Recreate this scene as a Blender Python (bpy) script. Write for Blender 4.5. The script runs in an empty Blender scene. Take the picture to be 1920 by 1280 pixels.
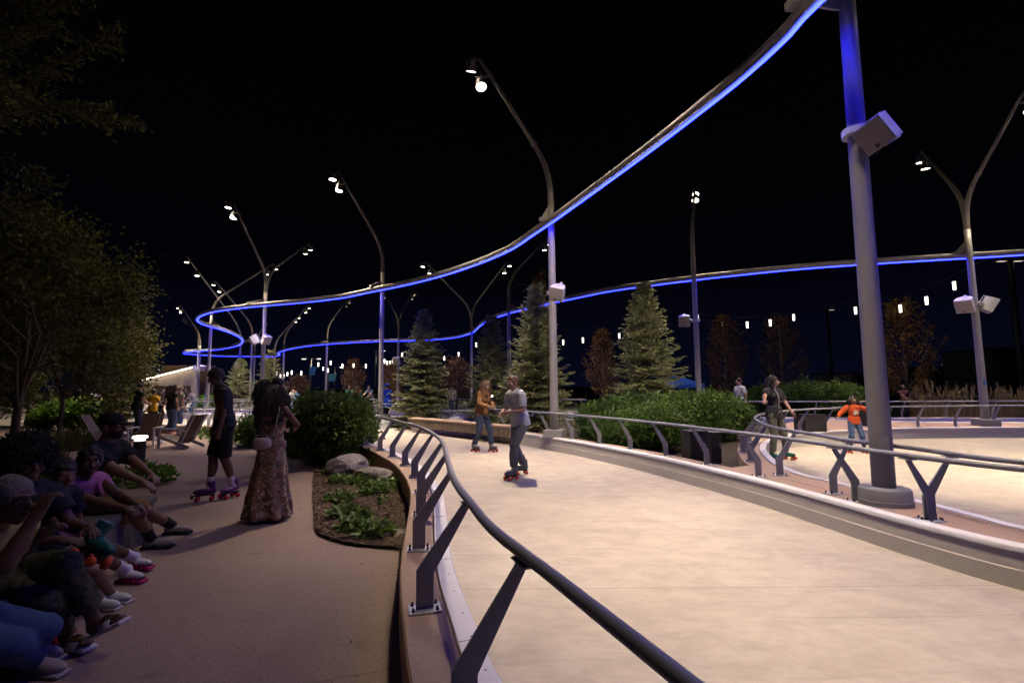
import bpy, bmesh, math, random
import numpy as np
from mathutils import Vector, Matrix
random.seed(7); RNG = np.random.default_rng(11)
SC = bpy.context.scene
COL = SC.collection
# ------------------------------------------------------------------ camera
F = 906.7; PITCH = math.radians(5.29); ROLL = math.radians(0.46); CH = 1.58
cam_d = bpy.data.cameras.new('camera'); cam = bpy.data.objects.new('camera', cam_d); COL.objects.link(cam)
cam_d.sensor_width = 36; cam_d.lens = F/1920*36; cam_d.clip_start = .05; cam_d.clip_end = 2000
# image turned counter-clockwise by ROLL -> camera rolled clockwise
RX = Matrix.Rotation(math.pi/2+PITCH, 3, 'X') @ Matrix.Rotation(-ROLL, 3, 'Z')
cam.matrix_world = Matrix.Translation((0, 0, CH)) @ RX.to_4x4()
SC.camera = cam

def ray(px, py):
    return (RX @ Vector(((px-960)/F, (640-py)/F, -1)))
def U(px, py, z=0.0):            # photo direction met with a level plane at height z
    r = ray(px, py); t = (z-CH)/r.z
    return Vector((r.x*t, r.y*t, z))
def D(px, py, Y):                # photo direction at a ground distance Y
    r = ray(px, py); t = Y/r.y
    return Vector((r.x*t, Y, CH+r.z*t))

# ------------------------------------------------------------------ materials
def mat(name, col, rough=.6, metal=0., var=0., scale=4., bump=0., bscale=40., emit=None, estr=0., spec=.5, col2=None, detail=4., stretch=None, coat=0.):
    m = bpy.data.materials.new(name); m.use_nodes = True
    nt = m.node_tree; b = nt.nodes['Principled BSDF']
    b.inputs['Base Color'].default_value = (*col, 1); b.inputs['Roughness'].default_value = rough
    b.inputs['Metallic'].default_value = metal; b.inputs['Specular IOR Level'].default_value = spec
    b.inputs['Coat Weight'].default_value = coat
    if emit: b.inputs['Emission Color'].default_value = (*emit, 1); b.inputs['Emission Strength'].default_value = estr
    if var or col2 or bump:
        tc = nt.nodes.new('ShaderNodeTexCoord'); src = tc.outputs['Object']
        if stretch:
            mp = nt.nodes.new('ShaderNodeMapping'); mp.inputs['Scale'].default_value = stretch
            nt.links.new(src, mp.inputs['Vector']); src = mp.outputs['Vector']
    if var or col2:
        n = nt.nodes.new('ShaderNodeTexNoise'); n.inputs['Scale'].default_value = scale; n.inputs['Detail'].default_value = detail
        n.inputs['Roughness'].default_value = .65
        r = nt.nodes.new('ShaderNodeValToRGB'); r.color_ramp.elements[0].position = .32; r.color_ramp.elements[1].position = .68
        c2 = col2 or tuple(min(1, c*(1+var)) for c in col); c1 = col if col2 else tuple(c*(1-var) for c in col)
        r.color_ramp.elements[0].color = (*c1, 1); r.color_ramp.elements[1].color = (*c2, 1)
        nt.links.new(src, n.inputs['Vector']); nt.links.new(n.outputs['Fac'], r.inputs['Fac']); nt.links.new(r.outputs['Color'], b.inputs['Base Color'])
    if bump:
        n2 = nt.nodes.new('ShaderNodeTexNoise'); n2.inputs['Scale'].default_value = bscale; n2.inputs['Detail'].default_value = 5
        bp = nt.nodes.new('ShaderNodeBump'); bp.inputs['Strength'].default_value = bump; bp.inputs['Distance'].default_value = .02
        nt.links.new(src, n2.inputs['Vector']); nt.links.new(n2.outputs['Fac'], bp.inputs['Height']); nt.links.new(bp.outputs['Normal'], b.inputs['Normal'])
    return m
def leafmat(name, cols, rough=.55, scale=3., trans=.25):
    """foliage: colour changes from leaf to leaf (per island) with some light coming through"""
    m = bpy.data.materials.new(name); m.use_nodes = True
    nt = m.node_tree; b = nt.nodes['Principled BSDF']; b.inputs['Roughness'].default_value = rough; b.inputs['Specular IOR Level'].default_value = .3
    g = nt.nodes.new('ShaderNodeNewGeometry'); r = nt.nodes.new('ShaderNodeValToRGB')
    els = r.color_ramp.elements
    while len(els) < len(cols): els.new(.5)
    for i, c in enumerate(cols): els[i].position = i/(len(cols)-1); els[i].color = (*c, 1)
    nt.links.new(g.outputs['Random Per Island'], r.inputs['Fac']); nt.links.new(r.outputs['Color'], b.inputs['Base Color'])
    if trans:
        t = nt.nodes.new('ShaderNodeBsdfTranslucent'); nt.links.new(r.outputs['Color'], t.inputs['Color'])
        mx = nt.nodes.new('ShaderNodeMixShader'); mx.inputs[0].default_value = trans
        nt.links.new(b.outputs[0], mx.inputs[1]); nt.links.new(t.outputs[0], mx.inputs[2])
        nt.links.new(mx.outputs[0], nt.nodes['Material Output'].inputs['Surface'])
    return m

# ------------------------------------------------------------------ objects
def tag(o, label=None, cat=None, group=None, kind=None):
    if label: o['label'] = label
    if cat: o['category'] = cat
    if group: o['group'] = group
    if kind: o['kind'] = kind
    return o
def empty(name, loc=(0, 0, 0), rz=0.):
    o = bpy.data.objects.new(name, None); COL.objects.link(o); o.location = loc; o.rotation_euler = (0, 0, rz); o.empty_display_size = .2
    return o
def mesh_obj(name, verts, faces, m=None, parent=None, smooth=False, loc=None):
    me = bpy.data.meshes.new(name)
    if isinstance(verts, np.ndarray) and isinstance(faces, np.ndarray):
        nv, nf, k = len(verts), len(faces), faces.shape[1]
        me.vertices.add(nv); me.vertices.foreach_set('co', verts.astype(np.float32).ravel())
        me.loops.add(nf*k); me.loops.foreach_set('vertex_index', faces.astype(np.int32).ravel())
        me.polygons.add(nf); me.polygons.foreach_set('loop_start', np.arange(nf, dtype=np.int32)*k)
        me.update(calc_edges=True)
    else:
        me.from_pydata([tuple(v) for v in verts], [], [tuple(f) for f in faces]); me.update()
    if m: me.materials.append(m)
    if smooth: me.polygons.foreach_set('use_smooth', np.ones(len(me.polygons), dtype=bool))
    o = bpy.data.objects.new(name, me); COL.objects.link(o)
    if parent: o.parent = parent
    if loc is not None: o.location = loc
    return o
def dup_tree(o, parent=None):
    c = o.copy(); COL.objects.link(c)
    if parent: c.parent = parent
    for ch in o.children: dup_tree(ch, c)
    return c

class MB:
    """collects boxes, tubes, lathes, prisms for ONE mesh object"""
    def __init__(s): s.v = []; s.f = []
    def add(s, v, f):
        b = len(s.v); s.v += [tuple(x) for x in v]; s.f += [tuple(i+b for i in q) for q in f]; return s
    def box(s, c, size, rot=None, bev=0.):
        x, y, z = (q/2 for q in size); R = rot or Matrix.Identity(3); c = Vector(c)
        if bev <= 0:
            P = [(-x,-y,-z),(x,-y,-z),(x,y,-z),(-x,y,-z),(-x,-y,z),(x,-y,z),(x,y,z),(-x,y,z)]
            return s.add([c+R@Vector(p) for p in P], [(0,3,2,1),(4,5,6,7),(0,1,5,4),(1,2,6,5),(2,3,7,6),(3,0,4,7)])
        bm = bmesh.new(); bmesh.ops.create_cube(bm, size=1)
        for v in bm.verts: v.co = Vector((v.co.x*2*x, v.co.y*2*y, v.co.z*2*z))
        bmesh.ops.bevel(bm, geom=list(bm.edges), offset=bev, segments=2, affect='EDGES', profile=.5)
        bm.verts.index_update()
        s.add([c+R@v.co for v in bm.verts], [[v.index for v in f.verts] for f in bm.faces]); bm.free(); return s
    def tube(s, pts, r, n=10, cap=True, closed=False):
        pts = [Vector(p) for p in pts]; N = len(pts)
        rs = r if isinstance(r, (list, tuple)) else [r]*N
        ref = None; v = []; f = []
        for i, p in enumerate(pts):
            if closed: t = pts[(i+1) % N]-pts[i-1]
            else: t = pts[min(i+1, N-1)]-pts[max(i-1, 0)]
            t.normalize()
            if ref is None:
                ref = Vector((0, 0, 1)) if abs(t.z) < .9 else Vector((1, 0, 0))
            a = (ref-t*ref.dot(t)).normalized(); ref = a; b = t.cross(a)
            for k in range(n):
                w = 2*math.pi*k/n; v.append(p+(a*math.cos(w)+b*math.sin(w))*rs[i])
        M = N if closed else N-1
        for i in range(M):
            j = (i+1) % N
            for k in range(n): f.append((i*n+k, i*n+(k+1) % n, j*n+(k+1) % n, j*n+k))
        if cap and not closed: f.append(tuple(range(n-1, -1, -1))); f.append(tuple((N-1)*n+k for k in range(n)))
        return s.add(v, f)
    def lathe(s, prof, c=(0, 0, 0), n=20, rot=None, sx=1., sy=1.):
        R = rot or Matrix.Identity(3); c = Vector(c); v = []; f = []
        for (r, z) in prof:
            for k in range(n):
                w = 2*math.pi*k/n; v.append(c+R@Vector((r*math.cos(w)*sx, r*math.sin(w)*sy, z)))
        for i in range(len(prof)-1):
            for k in range(n): f.append((i*n+k, i*n+(k+1) % n, (i+1)*n+(k+1) % n, (i+1)*n+k))
        if prof[0][0] > 1e-5: f.append(tuple(range(n-1, -1, -1)))
        if prof[-1][0] > 1e-5: f.append(tuple((len(prof)-1)*n+k for k in range(n)))
        return s.add(v, f)
    def prism(s, poly, o, ax, ay, th):
        """polygon in the plane (ax, ay) at o, extruded by th along ax x ay (both ways)"""
        ax, ay, o = Vector(ax), Vector(ay), Vector(o); nz = ax.cross(ay).normalized(); n = len(poly)
        v = [o+ax*p[0]+ay*p[1]+nz*(th/2) for p in poly]+[o+ax*p[0]+ay*p[1]-nz*(th/2) for p in poly]
        f = [tuple(range(n)), tuple(range(2*n-1, n-1, -1))]+[(i, i+n, (i+1) % n+n, (i+1) % n) for i in range(n)]
        return s.add(v, f)
    def build(s, name, m=None, parent=None, smooth=False, loc=None):
        return mesh_obj(name, s.v, s.f, m, parent, smooth, loc)
def autosmooth(o, ang=40):
    me = o.data; me.polygons.foreach_set('use_smooth', np.ones(len(me.polygons), dtype=bool))
    bm = bmesh.new(); bm.from_mesh(me)
    for e in bm.edges:
        if len(e.link_faces) == 2 and e.calc_face_angle(0) > math.radians(ang): e.smooth = False
    bm.to_mesh(me); bm.free(); return o

def catmull(pts, step=.25, closed=False):
    P = [Vector(p) for p in pts]; n = len(P); out = []
    for i in range(n if closed else n-1):
        if closed: p0, p1, p2, p3 = P[i-1], P[i], P[(i+1) % n], P[(i+2) % n]
        else: p0, p1, p2, p3 = P[max(i-1, 0)], P[i], P[i+1], P[min(i+2, n-1)]
        # centripetal
        def tj(t, a, b): return t+max((b-a).length, 1e-4)**.5
        t0 = 0; t1 = tj(t0, p0, p1) if (p1-p0).length > 1e-4 else .5; t2 = tj(t1, p1, p2); t3 = tj(t2, p2, p3) if (p3-p2).length > 1e-4 else t2+.5
        if (p1-p0).length < 1e-4: p0 = p1-(p2-p1)*.5; t1 = tj(0, p0, p1); t2 = tj(t1, p1, p2); t3 = t2+(t3-t2) if t3 > t2 else t2+.5
        if (p3-p2).length < 1e-4: p3 = p2+(p2-p1)*.5
        t3 = tj(t2, p2, p3)
        k = max(1, int((p2-p1).length/step))
        for j in range(k):
            t = t1+(t2-t1)*j/k
            A1 = p0*((t1-t)/(t1-t0))+p1*((t-t0)/(t1-t0)); A2 = p1*((t2-t)/(t2-t1))+p2*((t-t1)/(t2-t1)); A3 = p2*((t3-t)/(t3-t2))+p3*((t-t2)/(t3-t2))
            B1 = A1*((t2-t)/(t2-t0))+A2*((t-t0)/(t2-t0)); B2 = A2*((t3-t)/(t3-t1))+A3*((t-t1)/(t3-t1))
            out.append(B1*((t2-t)/(t2-t1))+B2*((t-t1)/(t2-t1)))
    if not closed: out.append(P[-1])
    return out
def normals2d(pts, closed=False):
    n = len(pts); out = []
    for i in range(n):
        t = (pts[(i+1) % n]-pts[i-1]) if closed else pts[min(i+1, n-1)]-pts[max(i-1, 0)]
        t = Vector((t.x, t.y, 0)).normalized(); out.append(Vector((t.y, -t.x, 0)))   # right of travel
    return out
def offset(pts, d, z=None):
    out = []
    for p, n in zip(pts, normals2d(pts)):
        q = p+n*d
        if z is not None: q.z = z
        out.append(q)
    return out
def sweep(mb, pts, prof, closed=False):
    """profile [(n, z)] (counter-clockwise seen along travel) carried along a level line"""
    N = len(pts); k = len(prof); nn = normals2d(pts, closed); v = []; f = []
    for p, n in zip(pts, nn):
        for (a, z) in prof: v.append((p.x+n.x*a, p.y+n.y*a, z))
    for i in range(N if closed else N-1):
        j = (i+1) % N
        for q in range(k): f.append((i*k+q, i*k+(q+1) % k, j*k+(q+1) % k, j*k+q))
    if not closed: f.append(tuple(range(k-1, -1, -1))); f.append(tuple((N-1)*k+q for q in range(k)))
    return mb.add(v, f)
def strip(mb, a, b, z):
    """flat band between two lines of equal count"""
    n = len(a); v = [(p.x, p.y, z) for p in a]+[(p.x, p.y, z) for p in b]
    return mb.add(v, [(i, i+1, n+i+1, n+i) for i in range(n-1)])
def polyfill(mb, pts, z):
    from mathutils.geometry import tessellate_polygon
    v = [Vector((p[0], p[1], 0)) for p in pts]; tris = tessellate_polygon([v])
    out = []
    for t in tris:
        a, b, c = (v[i] for i in t)
        if (b-a).cross(c-a).z < 0: t = (t[0], t[2], t[1])
        out.append(t)
    return mb.add([(p.x, p.y, z) for p in v], out)
def arclen(pts):
    s = [0.]
    for a, b in zip(pts, pts[1:]): s.append(s[-1]+(b-a).length)
    return s
def at_len(pts, s, d):
    for i in range(len(pts)-1):
        if s[i+1] >= d:
            k = (d-s[i])/max(1e-6, s[i+1]-s[i]); return pts[i].lerp(pts[i+1], k), (pts[i+1]-pts[i]).normalized()
    return pts[-1].copy(), (pts[-1]-pts[-2]).normalized()
def merge(o, others):
    """joins other objects' meshes (same local frame) into o, keeping their materials"""
    bm = bmesh.new(); bm.from_mesh(o.data); me = o.data
    for q in others:
        k = len(me.materials); me.materials.append(q.data.materials[0]); b0 = len(bm.faces)
        bm.from_mesh(q.data); bm.faces.ensure_lookup_table()
        for f in bm.faces[b0:]: f.material_index = k
    bm.to_mesh(me); bm.free()
    for q in others: d = q.data; bpy.data.objects.remove(q); bpy.data.meshes.remove(d)
    return o
# ------------------------------------------------------------------ world, render settings
w = bpy.data.worlds.new('World'); SC.world = w; w.use_nodes = True
nt = w.node_tree; bg = nt.nodes['Background']
tc = nt.nodes.new('ShaderNodeTexCoord'); sp = nt.nodes.new('ShaderNodeSeparateXYZ'); rp = nt.nodes.new('ShaderNodeValToRGB')
nt.links.new(tc.outputs['Generated'], sp.inputs[0]); nt.links.new(sp.outputs['Z'], rp.inputs['Fac']); nt.links.new(rp.outputs['Color'], bg.inputs['Color'])
e = rp.color_ramp.elements; e[0].position = 0.; e[0].color = (.0016, .0024, .0090, 1); e[1].position = .55; e[1].color = (.0004, .0004, .0007, 1)
q = e.new(.08); q.color = (.0012, .0017, .0062, 1); q = e.new(.22); q.color = (.0006, .0007, .0018, 1)
bg.inputs['Strength'].default_value = 1.
SC.view_settings.view_transform = 'Standard'; SC.view_settings.look = 'None'; SC.view_settings.exposure = 0; SC.view_settings.gamma = 1
cy = SC.cycles
cy.use_denoising = True; cy.max_bounces = 6; cy.diffuse_bounces = 4; cy.glossy_bounces = 2; cy.transmission_bounces = 2; cy.transparent_max_bounces = 4
cy.caustics_reflective = False; cy.caustics_refractive = False; cy.use_light_tree = False; cy.sample_clamp_indirect = 4.

# ------------------------------------------------------------------ materials
M = {}
M['rink'] = mat('rink_concrete', (.595, .53, .42), .55, 0, 0, .9, .10, 70, col2=(.66, .595, .475), detail=10)
# trowel mottling and curved skate scuffs over the pour
nt = M['rink'].node_tree; b = nt.nodes['Principled BSDF']; tc = nt.nodes.new('ShaderNodeTexCoord')
cur = b.inputs['Base Color'].links[0].from_socket
def scuff(rot, scl, sc, lo, hi, dark, dist=1.2, det=8):
    global cur
    mp = nt.nodes.new('ShaderNodeMapping'); mp.inputs['Rotation'].default_value = (0, 0, rot); mp.inputs['Scale'].default_value = scl
    n = nt.nodes.new('ShaderNodeTexNoise'); n.inputs['Scale'].default_value = sc; n.inputs['Detail'].default_value = det; n.inputs['Distortion'].default_value = dist
    r = nt.nodes.new('ShaderNodeValToRGB'); r.color_ramp.elements[0].position = lo; r.color_ramp.elements[0].color = (*dark, 1); r.color_ramp.elements[1].position = hi; r.color_ramp.elements[1].color = (1, 1, 1, 1)
    mx = nt.nodes.new('ShaderNodeMix'); mx.data_type = 'RGBA'; mx.blend_type = 'MULTIPLY'; mx.inputs['Factor'].default_value = 1
    nt.links.new(tc.outputs['Object'], mp.inputs[0]); nt.links.new(mp.outputs[0], n.inputs['Vector']); nt.links.new(n.outputs['Fac'], r.inputs['Fac']); nt.links.new(cur, mx.inputs['A']); nt.links.new(r.outputs['Color'], mx.inputs['B']); cur = mx.outputs['Result']
scuff(.5, (1, 1, 1), .30, .28, .68, (.72, .695, .67), .4)
scuff(1.1, (1, 1.3, 1), 3.4, .38, .62, (.86, .845, .83), .5, 14); scuff(.7, (.8, 1.6, 1), 12, .34, .6, (.92, .915, .91), .4, 6)
scuff(.9, (.8, 4, 1), 1.3, .30, .44, (.90, .89, .885), .8)
scuff(2.0, (.7, 5, 1), 1.2, .29, .42, (.90, .89, .885), .9)
scuff(.55, (.35, 18, 1), 1.0, .27, .34, (.74, .73, .73), .6, 4)
nt.links.new(cur, b.inputs['Base Color'])
M['path'] = mat('tan_path_concrete', (.31, .218, .19), .75, 0, .22, 90, .35, 160, detail=2)
nt = M['path'].node_tree; b = nt.nodes['Principled BSDF']; tc = nt.nodes.new('ShaderNodeTexCoord'); cur = b.inputs['Base Color'].links[0].from_socket
scuff(.3, (1, 1, 1), .5, .34, .60, (.78, .76, .75), .8); scuff(.3, (1, 1, 1), 4.5, .26, .36, (.72, .70, .68), .5); scuff(0, (1, 1, 1), 38, .25, .33, (.45, .42, .40), .2, 2)
nt.links.new(cur, b.inputs['Base Color'])
M['kerb'] = mat('tan_kerb_concrete', (.43, .29, .205), .7, 0, .10, 30, .2, 90)
M['cap'] = mat('white_cap_board', (.86, .84, .83), .38, 0, .03, 6)
M['board'] = mat('cream_wall_board', (.74, .68, .60), .45, 0, .05, 3)
M['steel'] = mat('grey_painted_steel', (.33, .33, .33), .5, .25, .06, 12)
M['post'] = mat('grey_post_paint', (.27, .265, .275), .45, .2, .08, 10)
M['plate'] = mat('galvanised_plate', (.62, .62, .62), .35, .6, .15, 30)
M['bolt'] = mat('dark_bolt', (.08, .08, .08), .4, .7)
M['pole'] = mat('pale_grey_pole_paint', (.31, .30, .285), .40, .1, .05, 3)
M['arm'] = mat('grey_arm_paint', (.34, .32, .29), .45, .1, .06, 5)
M['lampbody'] = mat('lamp_housing', (.19, .18, .17), .45, .2, .1, 10)
M['lens'] = mat('lit_lens', (1, .9, .75), .3, emit=(1, .86, .66), estr=18)
M['led'] = mat('blue_led', (.1, .1, .8), .3, emit=(.030, .040, 1), estr=17)
n_ = M['led'].node_tree; e_ = n_.nodes.new('ShaderNodeEmission'); e_.inputs[0].default_value = (.0044, .0064, 1, 1); e_.inputs[1].default_value = 80; n_.links.new(e_.outputs[0], n_.nodes['Material Output'].inputs['Surface']); M['led'].cycles.emission_sampling = 'FRONT'
M['ledside'] = mat('blue_led_side', (.1, .1, .8), .3, emit=(.030, .045, 1), estr=7); M['ledside'].cycles.emission_sampling = 'NONE'
M['chan'] = mat('led_channel', (.30, .30, .34), .4, .1)
M['pipe'] = mat('grey_pipe_paint', (.36, .34, .34), .4, .15, .06, 5)
M['spk'] = mat('white_speaker_shell', (.62, .61, .60), .45, 0, .05, 20)
M['grille'] = mat('beige_grille', (.42, .38, .33), .6, .2, .2, 220)
M['soil'] = mat('dark_soil', (.045, .033, .024), .95, 0, .4, 9, .6, 60)
M['lawn'] = mat('dark_lawn', (.020, .030, .012), .95, 0, .5, 5, .5, 60)
M['bark'] = mat('bark', (.09, .065, .045), .9, 0, .3, 18, .6, 60)
M['wood'] = mat('vertical_board_timber', (.17, .125, .09), .7, 0, .45, 1.0, .2, 30, stretch=(9, 9, .5))
M['rock'] = mat('grey_boulder', (.24, .21, .20), .85, 0, .45, 5, .9, 22, detail=9)
M['black'] = mat('black_plastic', (.012, .012, .013), .5)
M['dark'] = mat('dark_bronze_metal', (.03, .028, .027), .5, .3)

# ------------------------------------------------------------------ key lines
KZ = .30
k1 = [(14, -4.4, 0), (10, -4.0, 0), (6, -3.4, 0), (3.2, -2.5, 0), (1.6, -1.5, 0), (.78, -.5, 0), (.35, .25, 0), (.04, 1.02, 0), (-.22, 1.66, 0)] + \
     [U(*p, KZ) for p in [(769, 1280), (757, 1185), (749, 1085), (755, 1022), (765, 965), (769.5, 932), (766, 908), (757, 890), (740, 870), (717, 855), (687, 840), (640, 827), (560, 812), (430, 801), (304, 796), (215, 792), (120, 787)]]
K1 = catmull([Vector((p[0], p[1], 0)) for p in k1], .2)                # outer edge of the near kerb
WALL = catmull([Vector((p[0], p[1], 0)) for p in [(15, -.3, 0), (10, .25, 0), (7, 1.0, 0), (5.2, 2.15, 0)]+[U(*p, 0) for p in
     [(1920, 1107), (1710, 1044), (1540, 986), (1440, 952), (1325, 917), (1200, 882), (1075, 853), (960, 831), (860, 816.5), (770, 806)]]], .2)
tipw = WALL[-1]

ground = mesh_obj('ground', [(-400, -150, -.06), (400, -150, -.06), (400, 700, -.06), (-400, 700, -.06)], [(0, 1, 2, 3)], M['lawn']); tag(ground, kind='structure')
K1i = offset(K1, .2)
FAR = [Vector((p.x, p.y, 0)) for p in (U(1990, 784.5, KZ), U(1920, 784, KZ), U(1820, 783.5, KZ), U(1700, 783.5, KZ), U(1500, 783, KZ), U(1340, 781, KZ), U(1220, 776, KZ), U(1080, 772, KZ), U(950, 770, KZ), U(820, 769, KZ), U(700, 769, KZ), U(612, 769, KZ))]
FAR = catmull([Vector((30, 16.9, 0))]+FAR, .5)
outer = [(p.x, p.y) for p in K1i]
rink_poly = outer+[(-34, 24), (-52, 40), (-50, 56), (-15, 56), (-13, 36)]+[(p.x, p.y) for p in reversed(FAR)]+[(30, -5), (14.5, -5)]
mb = MB(); polyfill(mb, rink_poly, 0.); rink = tag(mb.build('rink_floor', M['rink']), kind='structure')
# path sheet to the left of the kerb
pl = [(p.x, p.y) for p in K1[::-1]]
path_poly = [(14, -9), (-14, -8), (-14, 8), (-22, 14), (-30, 16.5)]+[q for q in pl if q[0] > -25]
mb = MB(); polyfill(mb, path_poly, -.004); tag(mb.build('path', M['path']), kind='structure')
mb = MB()
for a, b in [((-2.2, 8.1), (2.75, 8.2)), ((-.62, 3.95), (3.8, 3.95)), ((-6.9, 13.5), (-.15, 13.9)), ((5.0, 9.6), (13.0, 8.2)), ((8.5, 14.4), (7.6, 4.0)), ((-20, 22), (-9.5, 24.5))]:
    a, b = Vector((*a, 0)), Vector((*b, 0)); t = (b-a).normalized(); n = Vector((-t.y, t.x, 0))*.0022
    mb.add([(p.x, p.y, .0012) for p in (a-n, b-n, b+n, a+n)], [(0, 1, 2, 3)])
tag(mb.build('rink_joint_lines', mat('dark_joint', (.16, .14, .12), .9)), kind='structure')  # dark joints between the slabs of the rink floor
# joints sawn in the path
mb = MB()
for a, b in [(U(400, 1312).xy, U(737, 1253).xy), (U(60, 1146).xy, U(742, 1076).xy), (U(330, 950).xy, U(590, 938).xy), (U(330, 880).xy, U(590, 872).xy)]:
    a, b = Vector((*a, 0)), Vector((*b, 0)); t = (b-a).normalized(); n = Vector((-t.y, t.x, 0))*.0018
    mb.add([(p.x, p.y, .0005) for p in (a-n, b-n, b+n, a+n)], [(0, 1, 2, 3)])
tag(mb.build('path_joint_lines', M['dark']), kind='structure')

# ------------------------------------------------------------------ planting bed with mulch
bed_out = [U(*p, 0) for p in [(752, 1031), (700, 1026), (650, 1020), (618, 1012), (600, 1004), (591, 990), (588, 960), (586.5, 910), (585, 872), (560, 863), (520, 853), (470, 842), (420, 829), (385, 818), (350, 808)]]
kk = [p for p in K1 if -10.6 < p.x < 1 and p.y > 3.85]
bed_poly = [(p.x, p.y) for p in catmull(bed_out, .15)]+[(p.x-.01, p.y-.0) for p in kk[::-1]]
mb = MB(); polyfill(mb, bed_poly, .012); tag(mb.build('mulch_bed', M['soil']), kind='structure')
BED = bed_poly
def inside(poly, x, y):
    c = False; j = len(poly)-1
    for i in range(len(poly)):
        if (poly[i][1] > y) != (poly[j][1] > y) and x < (poly[j][0]-poly[i][0])*(y-poly[i][1])/(poly[j][1]-poly[i][1])+poly[i][0]: c = not c
        j = i
    return c
xs = [p[0] for p in BED]; ys = [p[1] for p in BED]
V = []; Q = []
k = 0
while k < 26000:
    x = random.uniform(-4.2, max(xs)); y = min(ys)+(11-min(ys))*random.random()**1.6
    if not inside(BED, x, y): k += .1; continue
    k += 1
    L = random.uniform(.010, .034); W = random.uniform(.005, .011); a = random.uniform(0, 6.28); tl = random.uniform(-.4, .4); z = .014+random.random()*.022
    dx, dy = math.cos(a), math.sin(a); i = len(V)
    V += [(x-dx*L+dy*W, y-dy*L-dx*W, z-tl*L), (x+dx*L+dy*W, y+dy*L-dx*W, z+tl*L), (x+dx*L-dy*W, y+dy*L+dx*W, z+tl*L+.004), (x-dx*L-dy*W, y-dy*L+dx*W, z-tl*L+.004)]
    Q.append((i, i+1, i+2, i+3))
M['chips'] = leafmat('mulch_chips', [(.035, .022, .016), (.11, .065, .045), (.07, .042, .03), (.22, .15, .11)], .9, trans=0)
tag(mesh_obj('mulch', np.array(V), np.array(Q), M['chips']), kind='stuff')

# scattered leaves and bits on the path
rg = np.random.default_rng(5); V = []; Q = []
while len(Q) < 60:
    x = rg.uniform(-6, -.6); y = rg.uniform(1.2, 11); i = len(V)
    if inside(BED, x, y): continue
    L = rg.uniform(.008, .020); a = rg.uniform(0, 6.28); d_ = np.array([math.cos(a), math.sin(a), 0])*L; n_ = np.array([-math.sin(a), math.cos(a), 0])*L*.45; c_ = np.array([x, y, .004])
    V += [c_-d_, c_-n_+[0, 0, .004], c_+d_+[0, 0, .006], c_+n_]; Q.append((i, i+1, i+2, i+3))
tag(mesh_obj('leaf_litter', np.array(V), np.array(Q), M['chips']), kind='stuff')

# ------------------------------------------------------------------ kerbs, walls, guard rails
def kerb(name, line, label, cw=.245, capw=.125, cat='kerb', board=True):
    """line = outer concrete edge; the rink lies to the right of travel"""
    root = empty(name, line[len(line)//2]); tag(root, label, cat); L = [p-root.location for p in line]
    mb = MB(); sweep(mb, L, [(0, -.05), (0, KZ-.012), (.012, KZ), (cw, KZ), (cw, -.05)]); autosmooth(mb.build('concrete_kerb', M['kerb'], root), 30)
    mb = MB(); sweep(mb, L, [(cw+.012, KZ-.03), (cw+.012, KZ-.002), (cw+.016, KZ+.004), (cw+.012+capw-.012, KZ+.004), (cw+.012+capw, KZ-.008), (cw+.012+capw, KZ-.03)]); cap_o = autosmooth(mb.build('white_cap', M['cap'], root), 30)
    mb = MB(); sweep(mb, L, [(cw+.012, -.04), (cw+.012, KZ-.033), (cw+capw-.02, KZ-.033), (cw+capw-.02, .145), (cw+capw-.012, .138), (cw+capw-.012, -.04)]); autosmooth(mb.build('face_board', M['board'], root), 30)
    # seams and screws of the cap
    s = arclen(L); sm = MB(); sc = MB(); d = .4
    for j in range(int(s[-1]/1.22)):
        p, t = at_len(L, s, d+j*1.22); n = Vector((t.y, -t.x, 0))
        q = p+n*(cw+.012+capw/2); q.z = KZ+.0046
        if (q+root.location-Vector((0, 0, 0))).length < 16:
            sm.prism([(-capw/2+.004, -.0015), (capw/2-.012, -.0015), (capw/2-.012, .0015), (-capw/2+.004, .0015)], q, n, t, .0012)
            for dd in (.035, .30, .61, .91, 1.185):
                for o in (.045,):
                    p2, t2 = at_len(L, s, d+j*1.22+dd); n2 = Vector((t2.y, -t2.x, 0)); q2 = p2+n2*(cw+.012+o+.03); q2.z = KZ+.004
                    sc.lathe([(.0055, 0), (.005, .0012), (0, .0012)], q2, 8)
    if sm.v: merge(cap_o, [sm.build('cap_seam', M['bolt']), sc.build('cap_screws', M['bolt'])])
    return root
kerb('kerb', K1, 'tan concrete kerb with white cap curving past the camera along the path')
W2 = WALL
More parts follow.
